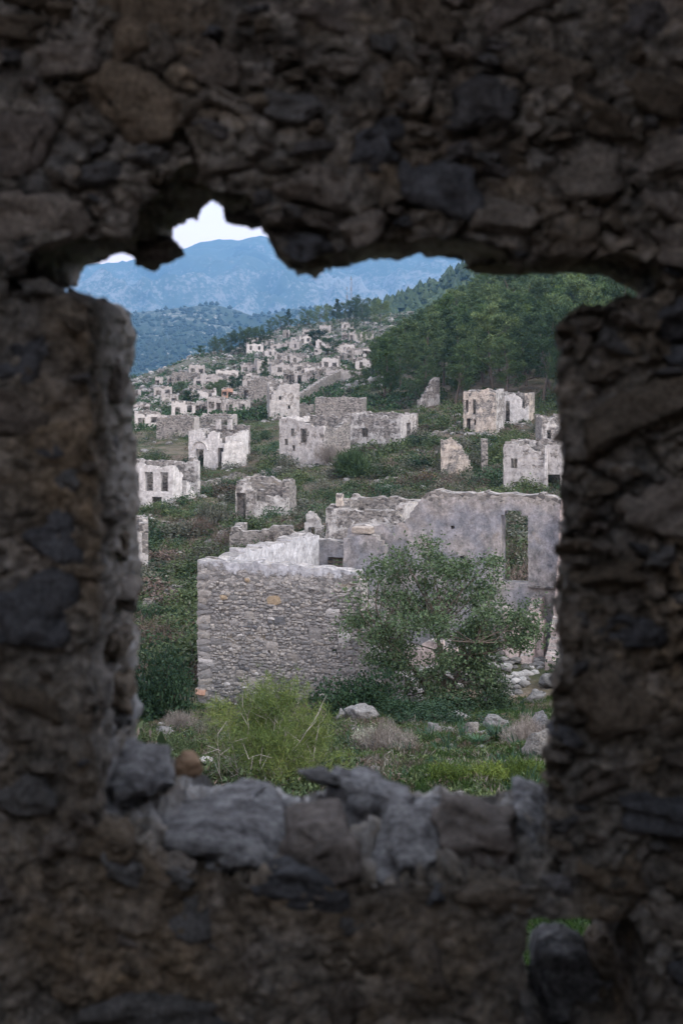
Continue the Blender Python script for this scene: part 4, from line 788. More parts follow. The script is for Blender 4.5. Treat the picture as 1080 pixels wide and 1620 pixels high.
# ---- the village on the hill, one ruin each: (px0, px1, top, base, material, rot, label)
VIL = [
 (246, 258, 597, 611, 'ruin_pale', 10, 'tiny pale ruin at the left edge of the village ridge, topmost of its column'),
 (264, 274, 597, 608, 'ruin_mixed', -5, 'tiny ruin just right of the topmost one at the ridge edge'),
 (244, 272, 612, 628, 'ruin_pale', 8, 'wide low ruin with dark windows, second down at the left ridge edge'),
 (256, 282, 624, 640, 'ruin_mixed', 12, 'ruin with a row of small openings, third down at the left ridge edge'),
 (299, 324, 578, 594, 'ruin_pale', 4, 'pale ruin alone among grey rocks high on the left slope'),
 (306, 338, 599, 612, 'ruin_pale', -4, 'long pale ruin below the one among the grey rocks'),
 (300, 317, 610, 626, 'ruin_grey', 8, 'small grey ruin in trees below the long pale one'),
 (319, 333, 609, 622, 'ruin_white', -8, 'little white ruin tucked beside the small grey ruin in trees'),
 (342, 377, 586, 603, 'ruin_white', 6, 'bright white plastered ruin with a dark doorway in mid village'),
 (381, 409, 576, 592, 'ruin_warm', -8, 'cream ruin with two windows left of the dark cone shaped pine'),
 (389, 406, 591, 601, 'ruin_white', 0, 'small white wall of a ruin under the cream one'),
 (351, 369, 615, 631, 'ruin_orange', 8, 'reddish orange walled ruin among the village trees'),
 (378, 394, 612, 629, 'ruin_grey', 0, 'small grey ruin between the reddish one and the square block'),
 (393, 436, 599, 636, 'ruin_grey', -6, 'square windowless grey block in the middle of the village'),
 (449, 465, 586, 607, 'ruin_grey', 6, 'narrow grey ruin behind the white flaking tower'),
 (466, 496, 587, 607, 'ruin_mixed', -6, 'broad grey ruin above the terrace wall'),
 (488, 513, 576, 588, 'ruin_pale', -6, 'low ruin right above the broad grey one'),
 (509, 535, 567, 587, 'ruin_white', -10, 'white ruin with a dark door on the right of the village hill'),
 (459, 489, 562, 574, 'ruin_pale', 4, 'pale ruin with a row of windows in the middle of the upper village'),
 (428, 457, 544, 556, 'ruin_pale', 5, 'long pale ruin just right of the trees on the left shoulder'),
 (447, 458, 522, 534, 'ruin_grey', 0, 'small square ruin on the skyline shoulder under the hilltop pines'),
 (460, 478, 533, 543, 'ruin_pale', 0, 'pale row ruin left of the round tree near the hilltop'),
 (474, 492, 531, 545, 'ruin_white', 8, 'white ruin touching the round tree near the hilltop'),
 (478, 498, 521, 534, 'ruin_mixed', 0, 'grey ruin in the second row below the hilltop'),
 (505, 522, 515, 527, 'ruin_pale', -6, 'highest pale ruin right under the hilltop pines'),
 (507, 522, 532, 541, 'ruin_pale', 0, 'low pale ruin under the highest one'),
 (533, 560, 545, 556, 'ruin_white', -6, 'long white ruin on the right shoulder of the village hill'),
 (540, 550, 526, 538, 'ruin_mixed', 0, 'little ruin with a gap toothed top on the right shoulder'),
 (552, 567, 526, 538, 'ruin_pale', -5, 'pale ruin right of the gap toothed one on the shoulder'),
 (574, 586, 551, 564, 'ruin_white', 0, 'white ruin half hidden by the edge of the pine wood'),
 (536, 556, 559, 569, 'ruin_grey', -6, 'grey ruin under the long white one on the right shoulder'),
 (557, 572, 565, 576, 'ruin_pale', -6, 'pale stub of a ruin near the wood edge'),
 (214, 254, 653, 677, 'ruin_white', 10, 'white walled ruin beside the left jamb in the lower village'),
 (221, 236, 639, 651, 'ruin_white', 0, 'small white ruin above the white walled one by the left jamb'),
 (272, 309, 636, 661, 'ruin_white', 8, 'white fronted ruin with a wide dark gap in the lower village'),
 (309, 328, 636, 656, 'ruin_mixed', -6, 'narrow ruin attached right of the white fronted one'),
 (328, 353, 628, 656, 'ruin_warm', -8, 'tall warm coloured ruin with a broken top in the lower village'),
 (247, 306, 659, 692, 'ruin_grey', -9, 'big grey ruin with one white framed window in the lower village'),
 (317, 370, 657, 680, 'ruin_grey', -4, 'long grey ruin directly behind the arched white ruin'),
 (353, 392, 633, 653, 'ruin_mixed', -6, 'low ruin with a flat top behind the long grey one'),
 (464, 496, 640, 660, 'ruin_grey', 0, 'low stone enclosure wall between the tower and the twin ruin'),
 (205, 222, 618, 630, 'ruin_mixed', 0, 'half hidden ruin at the very left of the lower village'),
 (415, 430, 556, 566, 'ruin_grey', 0, 'small grey ruin below the trees on the left shoulder'),
 (497, 509, 551, 560, 'ruin_pale', 0, 'tiny pale ruin between the upper village trees'),

 (440, 449, 545, 552, 'ruin_pale', 0, 'tiny pale wall below the small square ruin on the shoulder'), (411, 421, 530, 536, 'ruin_pale', 0, 'leftmost tiny pale wall on the skyline shoulder'), (423, 431, 530, 535, 'ruin_white', 0, 'tiny white wall just right of the leftmost one on the skyline'),
 (489, 512, 577, 586, 'ruin_grey', -4, 'low grey ruin joined to the left of the white ruin with a door'), (528, 534, 563, 568, 'ruin_pale', 0, 'tiny cube of a ruin above the white ruin with a door'), (541, 552, 578, 585, 'ruin_pale', -8, 'low pale stub right of the white ruin with a door'),
 (563, 568, 569, 580, 'ruin_white', 0, 'thin white chimney like pier near the wood edge'), (236, 243, 632, 638, 'ruin_mixed', 0, 'small stub beside the small white ruin near the left jamb'), (211, 219, 640, 652, 'ruin_pale', 0, 'pale ruin cut by the left jamb above the white walled one'), (352, 366, 638, 646, 'ruin_white', 0, 'low white wall under the reddish ruin'),
 (368, 380, 620, 633, 'ruin_mixed', -6, 'small gabled stub between the reddish ruin and the square block'), (438, 447, 600, 612, 'ruin_white', 0, 'small white ruin right of the dark cone shaped pine'), (528, 562, 544, 551, 'ruin_grey', -4, 'long grey wall above the long white ruin on the right shoulder'), (488, 500, 540, 547, 'ruin_grey', 0, 'grey stub under the white ruin touching the round tree'),
 (399, 412, 594, 603, 'ruin_pale', 0, 'pale lean to ruin right of the small white wall'), (275, 290, 634, 640, 'ruin_grey', 0, 'grey wall strip above the white fronted ruin'),
]
VOP = [((.1, .22, .35, .75), (.42, .55, .0, .7), (.75, .88, .35, .75)), ((.2, .34, .3, .75), (.62, .78, .3, .75)), ((.35, .52, 0, .65), (.7, .82, .4, .75)), ((.12, .2, .4, .75), (.34, .44, .4, .75), (.56, .66, .4, .75), (.8, .9, .4, .75))]
rr = random.Random(3)
for k, (a, b_, tp_, bs, mt, rot, lab) in enumerate(VIL):
    d = hit((a+b_)/2, bs, 170, 690) or 330
    Wm = (b_-a)/F*d; nw = max(2, int(Wm/2.3)); dr_ = rr.randrange(nw); hw = .42/Wm*rr.uniform(.85, 1.2)
    vop = [((i_+.5)/nw-hw, (i_+.5)/nw+hw, .02 if i_ == dr_ else .36, .68 if i_ == dr_ else .74) for i_ in range(nw) if rr.random() < .85]
    grey = 'windowless' in lab or 'enclosure' in lab
    kind = rr.randrange(6)
    prof = [[(0, 1), (.5, .98), (1, 1)], [(0, 1), (.3, .98), (.55, .6), (.75, .45), (1, .8)], [(0, .75), (.15, .95), (.5, 1.02), (1, .97)], [(0, 1), (.7, .98), (1, .95)], [(0, 1.0), (.55, 1.0), (.57, .8), (1, .78)], [(0, .95), (.7, 1), (.85, .8), (1, .5)]][kind] if rr.random() < .75 else [(0, rr.uniform(.8, 1)), (.25, rr.uniform(.85, 1.02)), (.5, rr.uniform(.8, 1.02)), (.75, rr.uniform(.85, 1.05)), (1, rr.uniform(.7, 1))]
    oth = rr.choice(['ruin_grey', 'village_mixed', 'village_pale']); mt = {'ruin_white': 'village_white', 'ruin_pale': 'village_pale', 'ruin_mixed': 'village_mixed', 'ruin_warm': 'village_pale'}.get(mt, mt)
    ruin(a, b_, tp_, bs+1, d, rot, (b_-a)/F*d*.75, lab, dict(f=mt, r=oth, l=oth, b='ruin_grey'), fo=() if grey else vop, tops=dict(f=prof, b=[(0, 1), (.5, 1.05), (1, .95)], r=[(0, .98), (.5, .9), (1, .98)], l=[(0, .95), (1, 1)]), cell=max(.28, d*.0011), group='ruined houses of the hill village')

r = np.random.default_rng(55); got = [(( a+b_)/2, bs) for a, b_, tp_, bs, mt, rot, lab in VIL]; tries = 0; n_ = 0
while n_ < 22 and tries < 4000:
    tries += 1; d = math.exp(r.uniform(math.log(250), math.log(610))); px = r.uniform(235, 582); z = gz((px-540)/F*d, d); py = 540-z/d*F
    h_ = hit(px, py-.5, 150, 690)
    if h_ is None or abs(h_-d) > 12 or py > 640 or (px < 400 and py < 606) or px < 270 or py < 520 or any(abs(px-a) < 13 and abs(py-b_) < 9 for a, b_ in got): continue
    W_ = r.uniform(4, 7.5)/d*F; H_ = r.uniform(2., 3.2)/d*F; got.append((px, py)); n_ += 1
    nw = max(2, int(W_*d/F/2.4)); fo = [((i_+.5)/nw-.07, (i_+.5)/nw+.07, .35, .75) for i_ in range(nw)]
    mt = ['village_pale', 'village_white', 'village_mixed', 'ruin_grey'][r.integers(4)]
    where = 'on the left shoulder' if px < 380 else 'on the upper slope' if py < 556 else 'in the middle rows' if py < 600 else 'in the lower rows'
    ruin(px-W_/2, px+W_/2, py-H_, py+1, d, r.uniform(-14, 14), 5., {'village_pale': 'pale', 'village_white': 'whitish', 'village_mixed': 'patchy grey', 'ruin_grey': 'grey stone'}[mt]+' small roofless ruin '+where+' of the far village', dict(f=mt, r='ruin_grey', l='village_mixed', b='ruin_grey'), fo=fo, tops=dict(f=[(0, r.uniform(.7, 1)), (.4, 1), (.7, r.uniform(.6, 1)), (1, r.uniform(.6, 1))]), cell=max(.3, d*.0012), group='ruined houses of the hill village')
# ------------------------------------------------------------------ masts behind the hilltop
for px, tpy, d, lab in ((555, 438, 690, 'taller thin steel mast on the hilltop skyline'), (548.5, 455, 690, 'shorter thin steel mast left of the taller one')):
    p = on_px(px, d); h = -(tpy-540)/F*d-p.z; e = empty('radio_mast', p, 0, lab, 'mast', 'radio masts on the hilltop')
    s = []; wd = .5
    for k in range(int(h/1.5)):
        z0, z1 = k*1.5-.5, (k+1)*1.5-.5
        for q_ in range(3):
            a0 = q_*2.094; a1 = a0+2.094
            s += [((wd*math.cos(a0), wd*math.sin(a0), z0), (wd*math.cos(a0), wd*math.sin(a0), z1), .07, .07), ((wd*math.cos(a0), wd*math.sin(a0), z0), (wd*math.cos(a1), wd*math.sin(a1), z1), .04, .04)]
    V_, F_ = tubes(s, 4); obj('lattice', mesh_np('lattice', V_, [F_]), M['steel'], e)
    for zz in (.72, .97):
        V_, F_ = tubes([((0, -.3, h*zz-.9), (0, -.3, h*zz+.9), .18, .18)], 6); obj('antenna', mesh_np('antenna', V_, [F_]), M['steel'], e)

# ------------------------------------------------------------------ vegetation prototypes
def skeleton(r_, H, spread, nl, start, shape, upb, lean=.05, sub=5, tr=.03):
    """trunk, limbs and twigs -> segments, tip points"""
    segs, tips = [], []; n = 8; tp_ = [np.zeros(3)]
    d = np.array([r_.normal()*lean, r_.normal()*lean, 1.])
    for k in range(n):
        d = d+np.array([r_.normal()*.07, r_.normal()*.07, 0]); tp_.append(tp_[-1]+d/np.linalg.norm(d)*H/n)
    R0 = H*tr
    for k in range(n): segs.append((tp_[k]-(np.array([0, 0, .4]) if k == 0 else 0), tp_[k+1], R0*(1-k/n*.9), R0*(1-(k+1)/n*.9)))
    for k in range(nl):
        f = start+(1-start)*(k+.5)/nl; fi = min(n-1, int(f*n)); p = tp_[fi]+(tp_[fi+1]-tp_[fi])*(f*n-fi)
        az = k*2.4+r_.normal()*.4; L = spread*shape((f-start)/(1-start))*r_.uniform(.7, 1.15)
        d = np.array([math.cos(az), math.sin(az), upb*r_.uniform(.5, 1.4)]); d /= np.linalg.norm(d); pr = R0*(1-f*.85)*.5; q_ = p
        for j in range(4):
            d = d+np.array([r_.normal()*.14, r_.normal()*.14, .1+r_.normal()*.08]); d /= np.linalg.norm(d); q2 = q_+d*L/4
            segs.append((q_, q2, pr*(1-j*.22), pr*(1-(j+1)*.22))); 
            for s_ in range(sub if j else 1):
                e_ = d+r_.normal(size=3)*.75; e_ /= np.linalg.norm(e_); q3 = q2+e_*L*.28*r_.uniform(.4, 1.1)
                segs.append((q2, q3, pr*.3, pr*.12)); tips.append(q3); tips.append(q2*.4+q3*.6)
            q_ = q2
        tips.append(q_)
    tips.append(tp_[-1]); return segs, np.array(tips)
def make_tree(name, r_, H, spread, nl, start, shape, upb, mat, nleaf, lsize, asp, sg, up=.3, sub=5, tr=.022, bark='bark', sides=5, flat=.6):
    segs, tips = skeleton(r_, H, spread, nl, start, shape, upb, sub=sub, tr=tr)
    V_, F_ = tubes(segs, sides)
    ct = tips[r_.integers(0, len(tips), nleaf)]+r_.normal(size=(nleaf, 3))*np.array([sg, sg, sg*flat])
    LV, LF = leaf_cloud(ct, lsize, asp, r_, up)
    return mesh_np(name+'_trunk', V_, [F_], True), mesh_np(name+'_crown', LV, [LF])
def protos(kind, n, seed, **kw):
    out = []
    for k in range(n): out.append(make_tree(kind, np.random.default_rng(seed+k), **kw))
    return out
umb = lambda f: (1-f)**.6*.8+.25 if f > .25 else .6+f*1.4
cone = lambda f: 1.02-f*.92
ball = lambda f: .45+.75*math.sin(math.pi*min(1, f*.85+.12))
PINE = protos('pine', 5, 200, H=9., spread=3.6, nl=13, start=.25, shape=umb, upb=.35, mat=None, nleaf=7500, lsize=.34, asp=.22, sg=.24, up=.8, sub=3)
CONE = protos('conifer', 3, 230, H=9., spread=2.8, nl=22, start=.08, shape=cone, upb=.2, mat=None, nleaf=6000, lsize=.34, asp=.22, sg=.22, up=.6)
LOWP = protos('low_pine', 3, 270, H=9., spread=4.2, nl=18, start=.05, shape=ball, upb=.4, mat=None, nleaf=6500, lsize=.4, asp=.25, sg=.32, up=.6, sub=4)
BALL = protos('round_tree', 3, 250, H=5., spread=2.6, nl=12, start=.2, shape=ball, upb=.5, mat=None, nleaf=4200, lsize=.26, asp=.5, sg=.3, up=.3)
def plant_tree(name, proto, loc, h, mat, label, group, cat='tree', hp=9., wide=1., rz=None):
    s = h/hp; e = empty(name, loc, rnd.uniform(0, 6.28) if rz is None else rz, label, cat, group); e.scale = (s*wide, s*wide, s)
    for part, me, m_ in (('trunk', proto[0], M['bark']), ('crown', proto[1], M[mat])):
        key = me.name+'|'+m_.name
        if key not in MC:
            c_ = me if not me.materials else me.copy()
            c_.materials.clear(); c_.materials.append(m_); MC[key] = c_
        obj(part, MC[key], None, e)
    return e
MC = {}
# pine wood on the right slope
r = np.random.default_rng(8); pts = []
LABP = {'pine_dark': 'dark green pine in the thick wood on the right hillside', 'pine': 'mid green pine in the thick wood on the right hillside', 'pine_light': 'fresh yellow green pine in the wood on the right hillside'}
tries = 0
while len(pts) < 200 and tries < 40000:
    tries += 1
    d = math.exp(r.uniform(math.log(165), math.log(440))); px = r.uniform(588, 1030); x = (px-540)/F*d
    py = 540-gz(x, d)/d*F
    if px < 640 and py > 640-(px-588)*.2: continue
    if py > 650: continue
    if d < 190 and 640 < px < 720: continue
    if d < 182 and px < 850: continue
    if px < 700 and d > 330 and px < 600+(d-330)*.6: continue
    line = np.interp(px, [585, 640, 690, 740, 800], [548, 515, 482, 450, 410])
    if -(line-540)/F*d-gz(x, d) < 3.8: continue
    sp = 4.2+d*.005
    if any((x-a)**2+(d-b_)**2 < sp*sp for a, b_ in pts): continue
    pts.append((x, d))
for x, d in pts:
    px = 540+F*x/d; mt = 'pine_light' if r.random() < .18 else ('pine_dark' if r.random() < .38 else 'pine')
    hT = r.uniform(7, 12.5); line = np.interp(px, [585, 640, 690, 740, 800], [548, 515, 482, 450, 410]); hT = min(hT, -(line-540)/F*d-gz(x, d))
    if hT < 3.5: continue
    py = 540-gz(x, d)/d*F
    zone = 'along the left edge of the wood' if px < 640 else ('high up against the blue ridge' if px < 760 and py < 520 else ('high up under the lintel' if py < 500 else ('behind the jagged gable' if px < 730 else ('above the tall pale ruin' if px < 840 else 'beside the right jamb'))))
    LABP[mt] = {'pine_dark': 'dark green', 'pine': 'mid green', 'pine_light': 'fresh yellow green'}[mt]+' pine of the hillside wood '+zone
    plant_tree('pine_tree', PINE[r.integers(5)] if r.random() < .75 else CONE[r.integers(3)], (x, d, gz(x, d)-.2), hT, mt, LABP[mt], 'pines of the wood on the right slope', wide=r.uniform(.85, 1.15))
plant_tree('pine_tree', PINE[1], on_px(838, 205), 9.5, 'pine_light', 'bright yellow green pine standing out at the right edge of the wood', 'pines of the wood on the right slope', wide=1.25)
plant_tree('pine_tree', PINE[2], on_px(905, 215), 11, 'pine_light', 'pale green pine reaching the slot under the lintel at the right', 'pines of the wood on the right slope', wide=1.2)
plant_tree('pine_tree', PINE[3], on_px(720, 185), 8, 'pine', 'pine leaning over the tall pale ruin', 'pines of the wood on the right slope')
# village trees: (px, base py, height px, kind, material, label)
VT = [(420, 606, 42, 'c', 'pine_dark', 'dark cone shaped pine beside the square grey block'), (372, 618, 22, 'b', 'dark_bush', 'round dark tree below the bright white ruin'), (350, 622, 20, 'b', 'oak', 'round green tree left of the reddish ruin'),
      (334, 632, 24, 'b', 'oak', 'round green tree near the tall warm coloured ruin'), (500, 551, 26, 'b', 'dark_bush', 'dark round tree near the hilltop ruins'), (520, 561, 24, 'b', 'dark_bush', 'dark round tree above the white ruin with a door'),
      (448, 566, 16, 'b', 'dark_bush', 'small round tree under the long pale ruin'), (338, 560, 20, 'p', 'pine_dark', 'leftmost pine on the left shoulder of the hill'), (352, 560, 26, 'p', 'pine_dark', 'second pine on the left shoulder of the hill'), (366, 560, 28, 'p', 'pine_dark', 'third pine on the left shoulder of the hill'),
      (380, 560, 32, 'p', 'pine_dark', 'fourth and tall pine on the left shoulder of the hill'), (393, 558, 34, 'p', 'pine', 'tallest pine on the left shoulder of the hill'), (406, 556, 34, 'p', 'pine_dark', 'sixth pine on the left shoulder of the hill'), (418, 554, 28, 'p', 'pine_dark', 'rightmost pine on the left shoulder of the hill'),
      (430, 528, 20, 'p', 'pine', 'pine on the skyline left of the small square ruin'), (444, 522, 22, 'p', 'pine_dark', 'pine on the skyline above the small square ruin'), (456, 520, 30, 'c', 'pine_dark', 'pointed pine on the skyline'), (470, 514, 20, 'p', 'pine', 'low pine on the skyline right of the pointed one'),
      (490, 512, 26, 'p', 'pine_dark', 'pine left of the hilltop masts'), (505, 511, 28, 'p', 'pine', 'broad pine near the hilltop masts'), (520, 509, 26, 'p', 'pine_dark', 'pine just left of the masts'), (534, 508, 34, 'c', 'pine_dark', 'tall pointed pine just left of the masts'), (546, 508, 30, 'p', 'pine_dark', 'pine at the foot of the shorter mast'),
      (560, 508, 30, 'p', 'pine', 'pine at the foot of the taller mast'), (574, 508, 34, 'p', 'pine_dark', 'pine right of the taller mast'), (588, 512, 34, 'p', 'pine_dark', 'large pine right of the masts'), (602, 514, 34, 'p', 'pine', 'pine where the village hill meets the wood'), (526, 522, 18, 'p', 'pine', 'small pine below the masts'), (560, 530, 22, 'p', 'pine_dark', 'pine above the long white ruin'), (580, 545, 22, 'p', 'pine', 'pine beside the ruin half hidden by the wood'),
      (300, 640, 22, 'b', 'dark_bush', 'dark tree above the white fronted ruin'), (285, 622, 18, 'b', 'oak', 'green tree right of the wide low ruin'), (262, 655, 14, 'b', 'oak', 'small green tree above the big grey ruin'), (340, 596, 16, 'b', 'dark_bush', 'dark tree left of the bright white ruin'), (545, 600, 20, 'p', 'pine_light', 'light green pine above the terrace wall'), (568, 612, 30, 'p', 'pine', 'pine at the end of the terrace wall'),
      (290, 565, 10, 'b', 'dark_bush', 'small bush on the rocky left ridge'), (318, 562, 14, 'b', 'dark_bush', 'bush on the ridge left of the shoulder pines'), (555, 590, 16, 'b', 'oak', 'round tree below the pale stub near the wood'), (505, 600, 14, 'b', 'oak', 'round tree above the terrace wall start')]
for px, py, hp, kd, mt, lab in VT:
    d = hit(px, py, 170, 690) or 600
    pr = {'c': CONE[1], 'p': LOWP[rnd.randrange(3)], 'b': BALL[rnd.randrange(3)]}[kd]
    plant_tree('round_tree' if kd == 'b' else 'pine_tree', pr, on_px(px, d, -.5), hp*d/F*1.05, mt, lab, 'trees of the hill village', hp=5. if kd == 'b' else 9., wide=1.1 if kd != 'c' else .95)
# ---- shrubs
def make_shrub(seed, n, lsize, asp, up, dens=.8, twigs=14):
    r_ = np.random.default_rng(seed); k = 9
    cl = r_.normal(size=(k, 3)); cl /= np.linalg.norm(cl, axis=1)[:, None]; cl[:, 2] = np.abs(cl[:, 2])*.75+.12; cl *= r_.uniform(.25, .62, (k, 1))
    ct = cl[r_.integers(0, k, n)]; d = r_.normal(size=(n, 3)); d /= np.linalg.norm(d, axis=1)[:, None]
    ct = ct+d*(r_.uniform(.2, 1, (n, 1))**.5)*.36*r_.uniform(.7, 1.1, (n, 1)); ct[:, 2] = np.abs(ct[:, 2])*.95
    V_, F_ = leaf_cloud(ct, lsize, asp, r_, up)
    s = [(np.array([0, 0, -.2]), c_*r_.uniform(.7, 1.2), .02, .006) for c_ in cl for _ in range(2)]
    TV, TF = tubes(s, 3)
    return mesh_np('shrub_stem', TV, [TF]), mesh_np('shrub_foliage', V_, [F_])
SH = [make_shrub(300+k, 1100, .085, .45, .3) for k in range(6)]
SPUR = [make_shrub(370+k, 3600, .17, .11, 1.3) for k in range(2)]
TUSS = [make_shrub(360+k, 5200, .17, .045, 1.5) for k in range(2)]
DENSE = [make_shrub(340+k, 5200, .05, .5, .3) for k in range(3)]
SPIKY = [make_shrub(320+k, 1500, .16, .07, 1.2) for k in range(4)]
def plant_shrub(name, proto, loc, w_, h_, mat, label, group, stem='bark'):
    e = empty(name, loc, rnd.uniform(0, 6.28), label, 'shrub', group); e.scale = (w_, w_, h_)
    for part, me, m_ in (('stem', proto[0], M[stem]), ('foliage', proto[1], M[mat])):
        key = me.name+'|'+m_.name
        if key not in MC:
            c_ = me if not me.materials else me.copy()
            c_.materials.clear(); c_.materials.append(m_); MC[key] = c_
        obj(part, MC[key], None, e)
    return e
# shrubs one can single out: (px, base py, width px, height px, material, spiky, label)
SN = [(245, 1135, 105, 130, 'dark_bush', 0, 'large dark green leafy bush below the left jamb'), (232, 1000, 58, 62, 'dark_bush', 0, 'upright dark bush above the large one at the left jamb'), (338, 842, 60, 68, 'scrub_grey', 0, 'round olive green bush left of the low grey ruin'),
      (562, 755, 66, 52, 'pine', 1, 'feathery green bush below the twin ruin'), (655, 772, 60, 40, 'scrub_brown', 0, 'reddish brown leafless bush on the slope behind the large house'), (672, 765, 26, 24, 'yellow_bush', 0, 'small yellow leaved bush beside the reddish one'),
      (735, 748, 56, 50, 'scrub_grey', 0, 'grey green bush growing between wall fragment and pillar'), (810, 735, 70, 60, 'scrub_green', 0, 'green bush left of the split plaster ruin'), (640, 705, 60, 44, 'scrub_grey', 0, 'grey bush right of the twin ruin'), (845, 782, 60, 34, 'scrub_green', 0, 'bush at the foot of the split plaster ruin'),
      (522, 735, 44, 40, 'dry', 1, 'bare grey bush against the dark side of the twin ruin'), (455, 745, 30, 32, 'scrub_grey', 0, 'grey bush at the foot of the flaking twin front'), (360, 735, 30, 34, 'scrub_grey', 0, 'bush before the arched doorway'),
      (618, 1185, 78, 66, 'dry', 1, 'pale dry tussock bush in the middle of the grass'), (588, 1182, 44, 42, 'silver', 0, 'silvery leaved shrub left of the dry tussock'), (832, 1176, 60, 54, 'dry', 1, 'pale dry shrub by the right jamb'), (585, 1215, 52, 30, 'dry', 1, 'low greyish dry shrub behind the sill'), (655, 1225, 60, 34, 'scrub_brown', 1, 'low reddish brown shrub behind the sill'), (650, 1195, 60, 34, 'scrub_brown', 1, 'brown heathy shrub at the foot of the dry tussock'),
      (715, 1236, 66, 44, 'spurge', 1, 'left yellow green spurge clump behind the sill'), (772, 1238, 62, 46, 'spurge', 1, 'middle yellow green spurge clump behind the sill'), (826, 1236, 66, 48, 'spurge', 1, 'right yellow green spurge clump beside the jamb'),
      (565, 1125, 110, 95, 'dark_bush', 0, 'dark bush at the broken end of the rubble front wall'), (700, 1148, 130, 50, 'dark_bush', 0, 'low dark bush under the bushy tree'), (645, 1140, 84, 56, 'dark_bush', 0, 'dark bush left of the tree trunk'), (768, 1126, 80, 60, 'oak', 0, 'green bush right of the tree trunk'),
      (545, 1218, 50, 46, 'spurge', 1, 'yellowish shrub right of the young pine'), (300, 1200, 56, 44, 'scrub_green', 0, 'green bramble left of the young pine'), (250, 1190, 60, 46, 'scrub_green', 0, 'green bramble above the left sill stone'), (330, 1165, 44, 36, 'scrub_grey', 0, 'grey green shrub at the corner of the rubble wall'), (285, 1155, 46, 40, 'dry', 1, 'dry grasses beside the large dark bush'),
      (375, 870, 26, 26, 'scrub_brown', 0, 'rusty bush on the low broken wall'), (235, 870, 46, 36, 'dark_bush', 0, 'dark bush beside the pale corner pier'), (480, 1212, 40, 34, 'scrub_green', 0, 'green shrub behind the young pine'), (835, 1050, 24, 24, 'scrub_grey', 0, 'little grey shrub on the ruined right wall'), (310, 915, 40, 46, 'scrub_green', 0, 'green shrub left of the large house corner'), (690, 1218, 30, 30, 'lily', 1, 'bluish strap leaved clump near the spurge')]
for px, py, wp, hp, mt, sp, lab in SN:
    d = hit(px, py) or 25
    if lab.startswith('little grey'): d = 47
    if 'rusty' in lab: d = 62
    plant_shrub('shrub', TUSS[rnd.randrange(2)] if mt == 'dry' else SPUR[rnd.randrange(2)] if mt in ('spurge', 'lily', 'pine') else DENSE[rnd.randrange(3)] if (mt in ('dark_bush', 'oak', 'silver', 'scrub_green', 'scrub_grey') and wp > 40) else (SPIKY if sp else SH)[rnd.randrange(4)], on_px(px, d, -.05), wp/F*d*.92, hp/F*d*(1.4 if (mt in ('dark_bush', 'oak', 'silver', 'scrub_green', 'scrub_grey') and wp > 40) else 1.1), mt, lab, None, 'twig' if mt == 'dry' else 'bark')
# hillside scrub: individual bushes, then the rest as one mass
r = np.random.default_rng(31); sp_ = []; tries = 0
HB = [(-5.2, 43, 9.5), ]
def in_house(x, y):
    q_ = Vector((x, y))-Vector((C0.x, C0.y)); u_ = q_.dot(Vector((.9375, -.348))); v_ = q_.dot(Vector((.348, .9375)))
    if -.5 < u_ < 10.3 and -.7 < v_ < 10.1: return True
    return False
SCK = [('scrub_green', 'low green scrub bush on the slope among the ruins'), ('scrub_grey', 'low grey green scrub bush on the slope among the ruins'), ('scrub_brown', 'low brown heathy bush on the slope among the ruins'), ('dark_bush', 'low dark evergreen bush on the slope among the ruins')]
while len(sp_) < 295 and tries < 20000:
    tries += 1
    d = math.exp(r.uniform(math.log(48), math.log(175))); px = r.uniform(205, 890); x = (px-540)/F*d
    if in_house(x, d): continue
    sz = r.uniform(.9, 3.3)
    if any((x-a)**2+(d-b_)**2 < (sz*.55)**2 for a, b_ in sp_): continue
    sp_.append((x, d)); k = r.choice(4, p=[.33, .27, .22, .18])
    py = 540-gz(x, d)/d*F
    zone = ('left of the large house' if px < 315 and py > 850 else 'near the round olive bush' if px < 375 and py > 770 else 'around the arched white ruin' if px < 435 else 'behind the large house' if py > 755 else 'below the twin ruin' if px < 650 else 'between the ruins on the right')
    lab_ = SCK[k][1].replace('on the slope among the ruins', zone)
    plant_shrub('shrub', SH[r.integers(6)] if k != 2 else (SPIKY[r.integers(4)] if r.random() < .5 else SH[r.integers(6)]), (x, d, gz(x, d)-.05), sz, sz*r.uniform(.55, .85), SCK[k][0], lab_, 'scrub bushes on the slope')
def mass(name, mat, n, dr, pr, size, nl, ls, asp, up, seed, hf=.6, ok=None):
    r_ = np.random.default_rng(seed); d = np.exp(r_.uniform(math.log(dr[0]), math.log(dr[1]), n)); px = r_.uniform(pr[0], pr[1], n); x = (px-540)/F*d
    z = ground(x, d); k = np.ones(n, bool)
    dens = fbm(np.stack([x, d, d*0], 1)*.06+seed, 3); k &= dens > r_.uniform(-.5, .35, n)
    for i in range(n):
        if k[i] and d[i] < 62 and in_house(x[i], d[i]): k[i] = False
    if ok is not None: k &= ok(px, d, 540-z/d*F)
    P = np.stack([x, d, z], 1)[k]; s = r_.uniform(size[0], size[1], len(P))
    off = r_.normal(size=(len(P), nl, 3)); off /= np.linalg.norm(off, axis=2)[..., None]; off *= (r_.uniform(.15, 1, (len(P), nl, 1))**.4)*.5*r_.uniform(.75, 1.1, (len(P), nl, 1)); off[..., 2] = np.abs(off[..., 2])*hf*1.5
    ct = (P[:, None]+off*s[:, None, None]).reshape(-1, 3)
    V_, F_ = leaf_cloud(ct, ls, asp, r_, up)
    return tag(obj(name, mesh_np(name, V_, [F_]), M[mat]), kind='stuff')
mass('undergrowth', 'scrub_green', 1100, (46, 190), (190, 900), (1., 2.3), 150, .16, .45, .3, 61)
mass('undergrowth', 'scrub_grey', 1000, (46, 190), (190, 900), (.8, 1.9), 140, .14, .4, .4, 62)
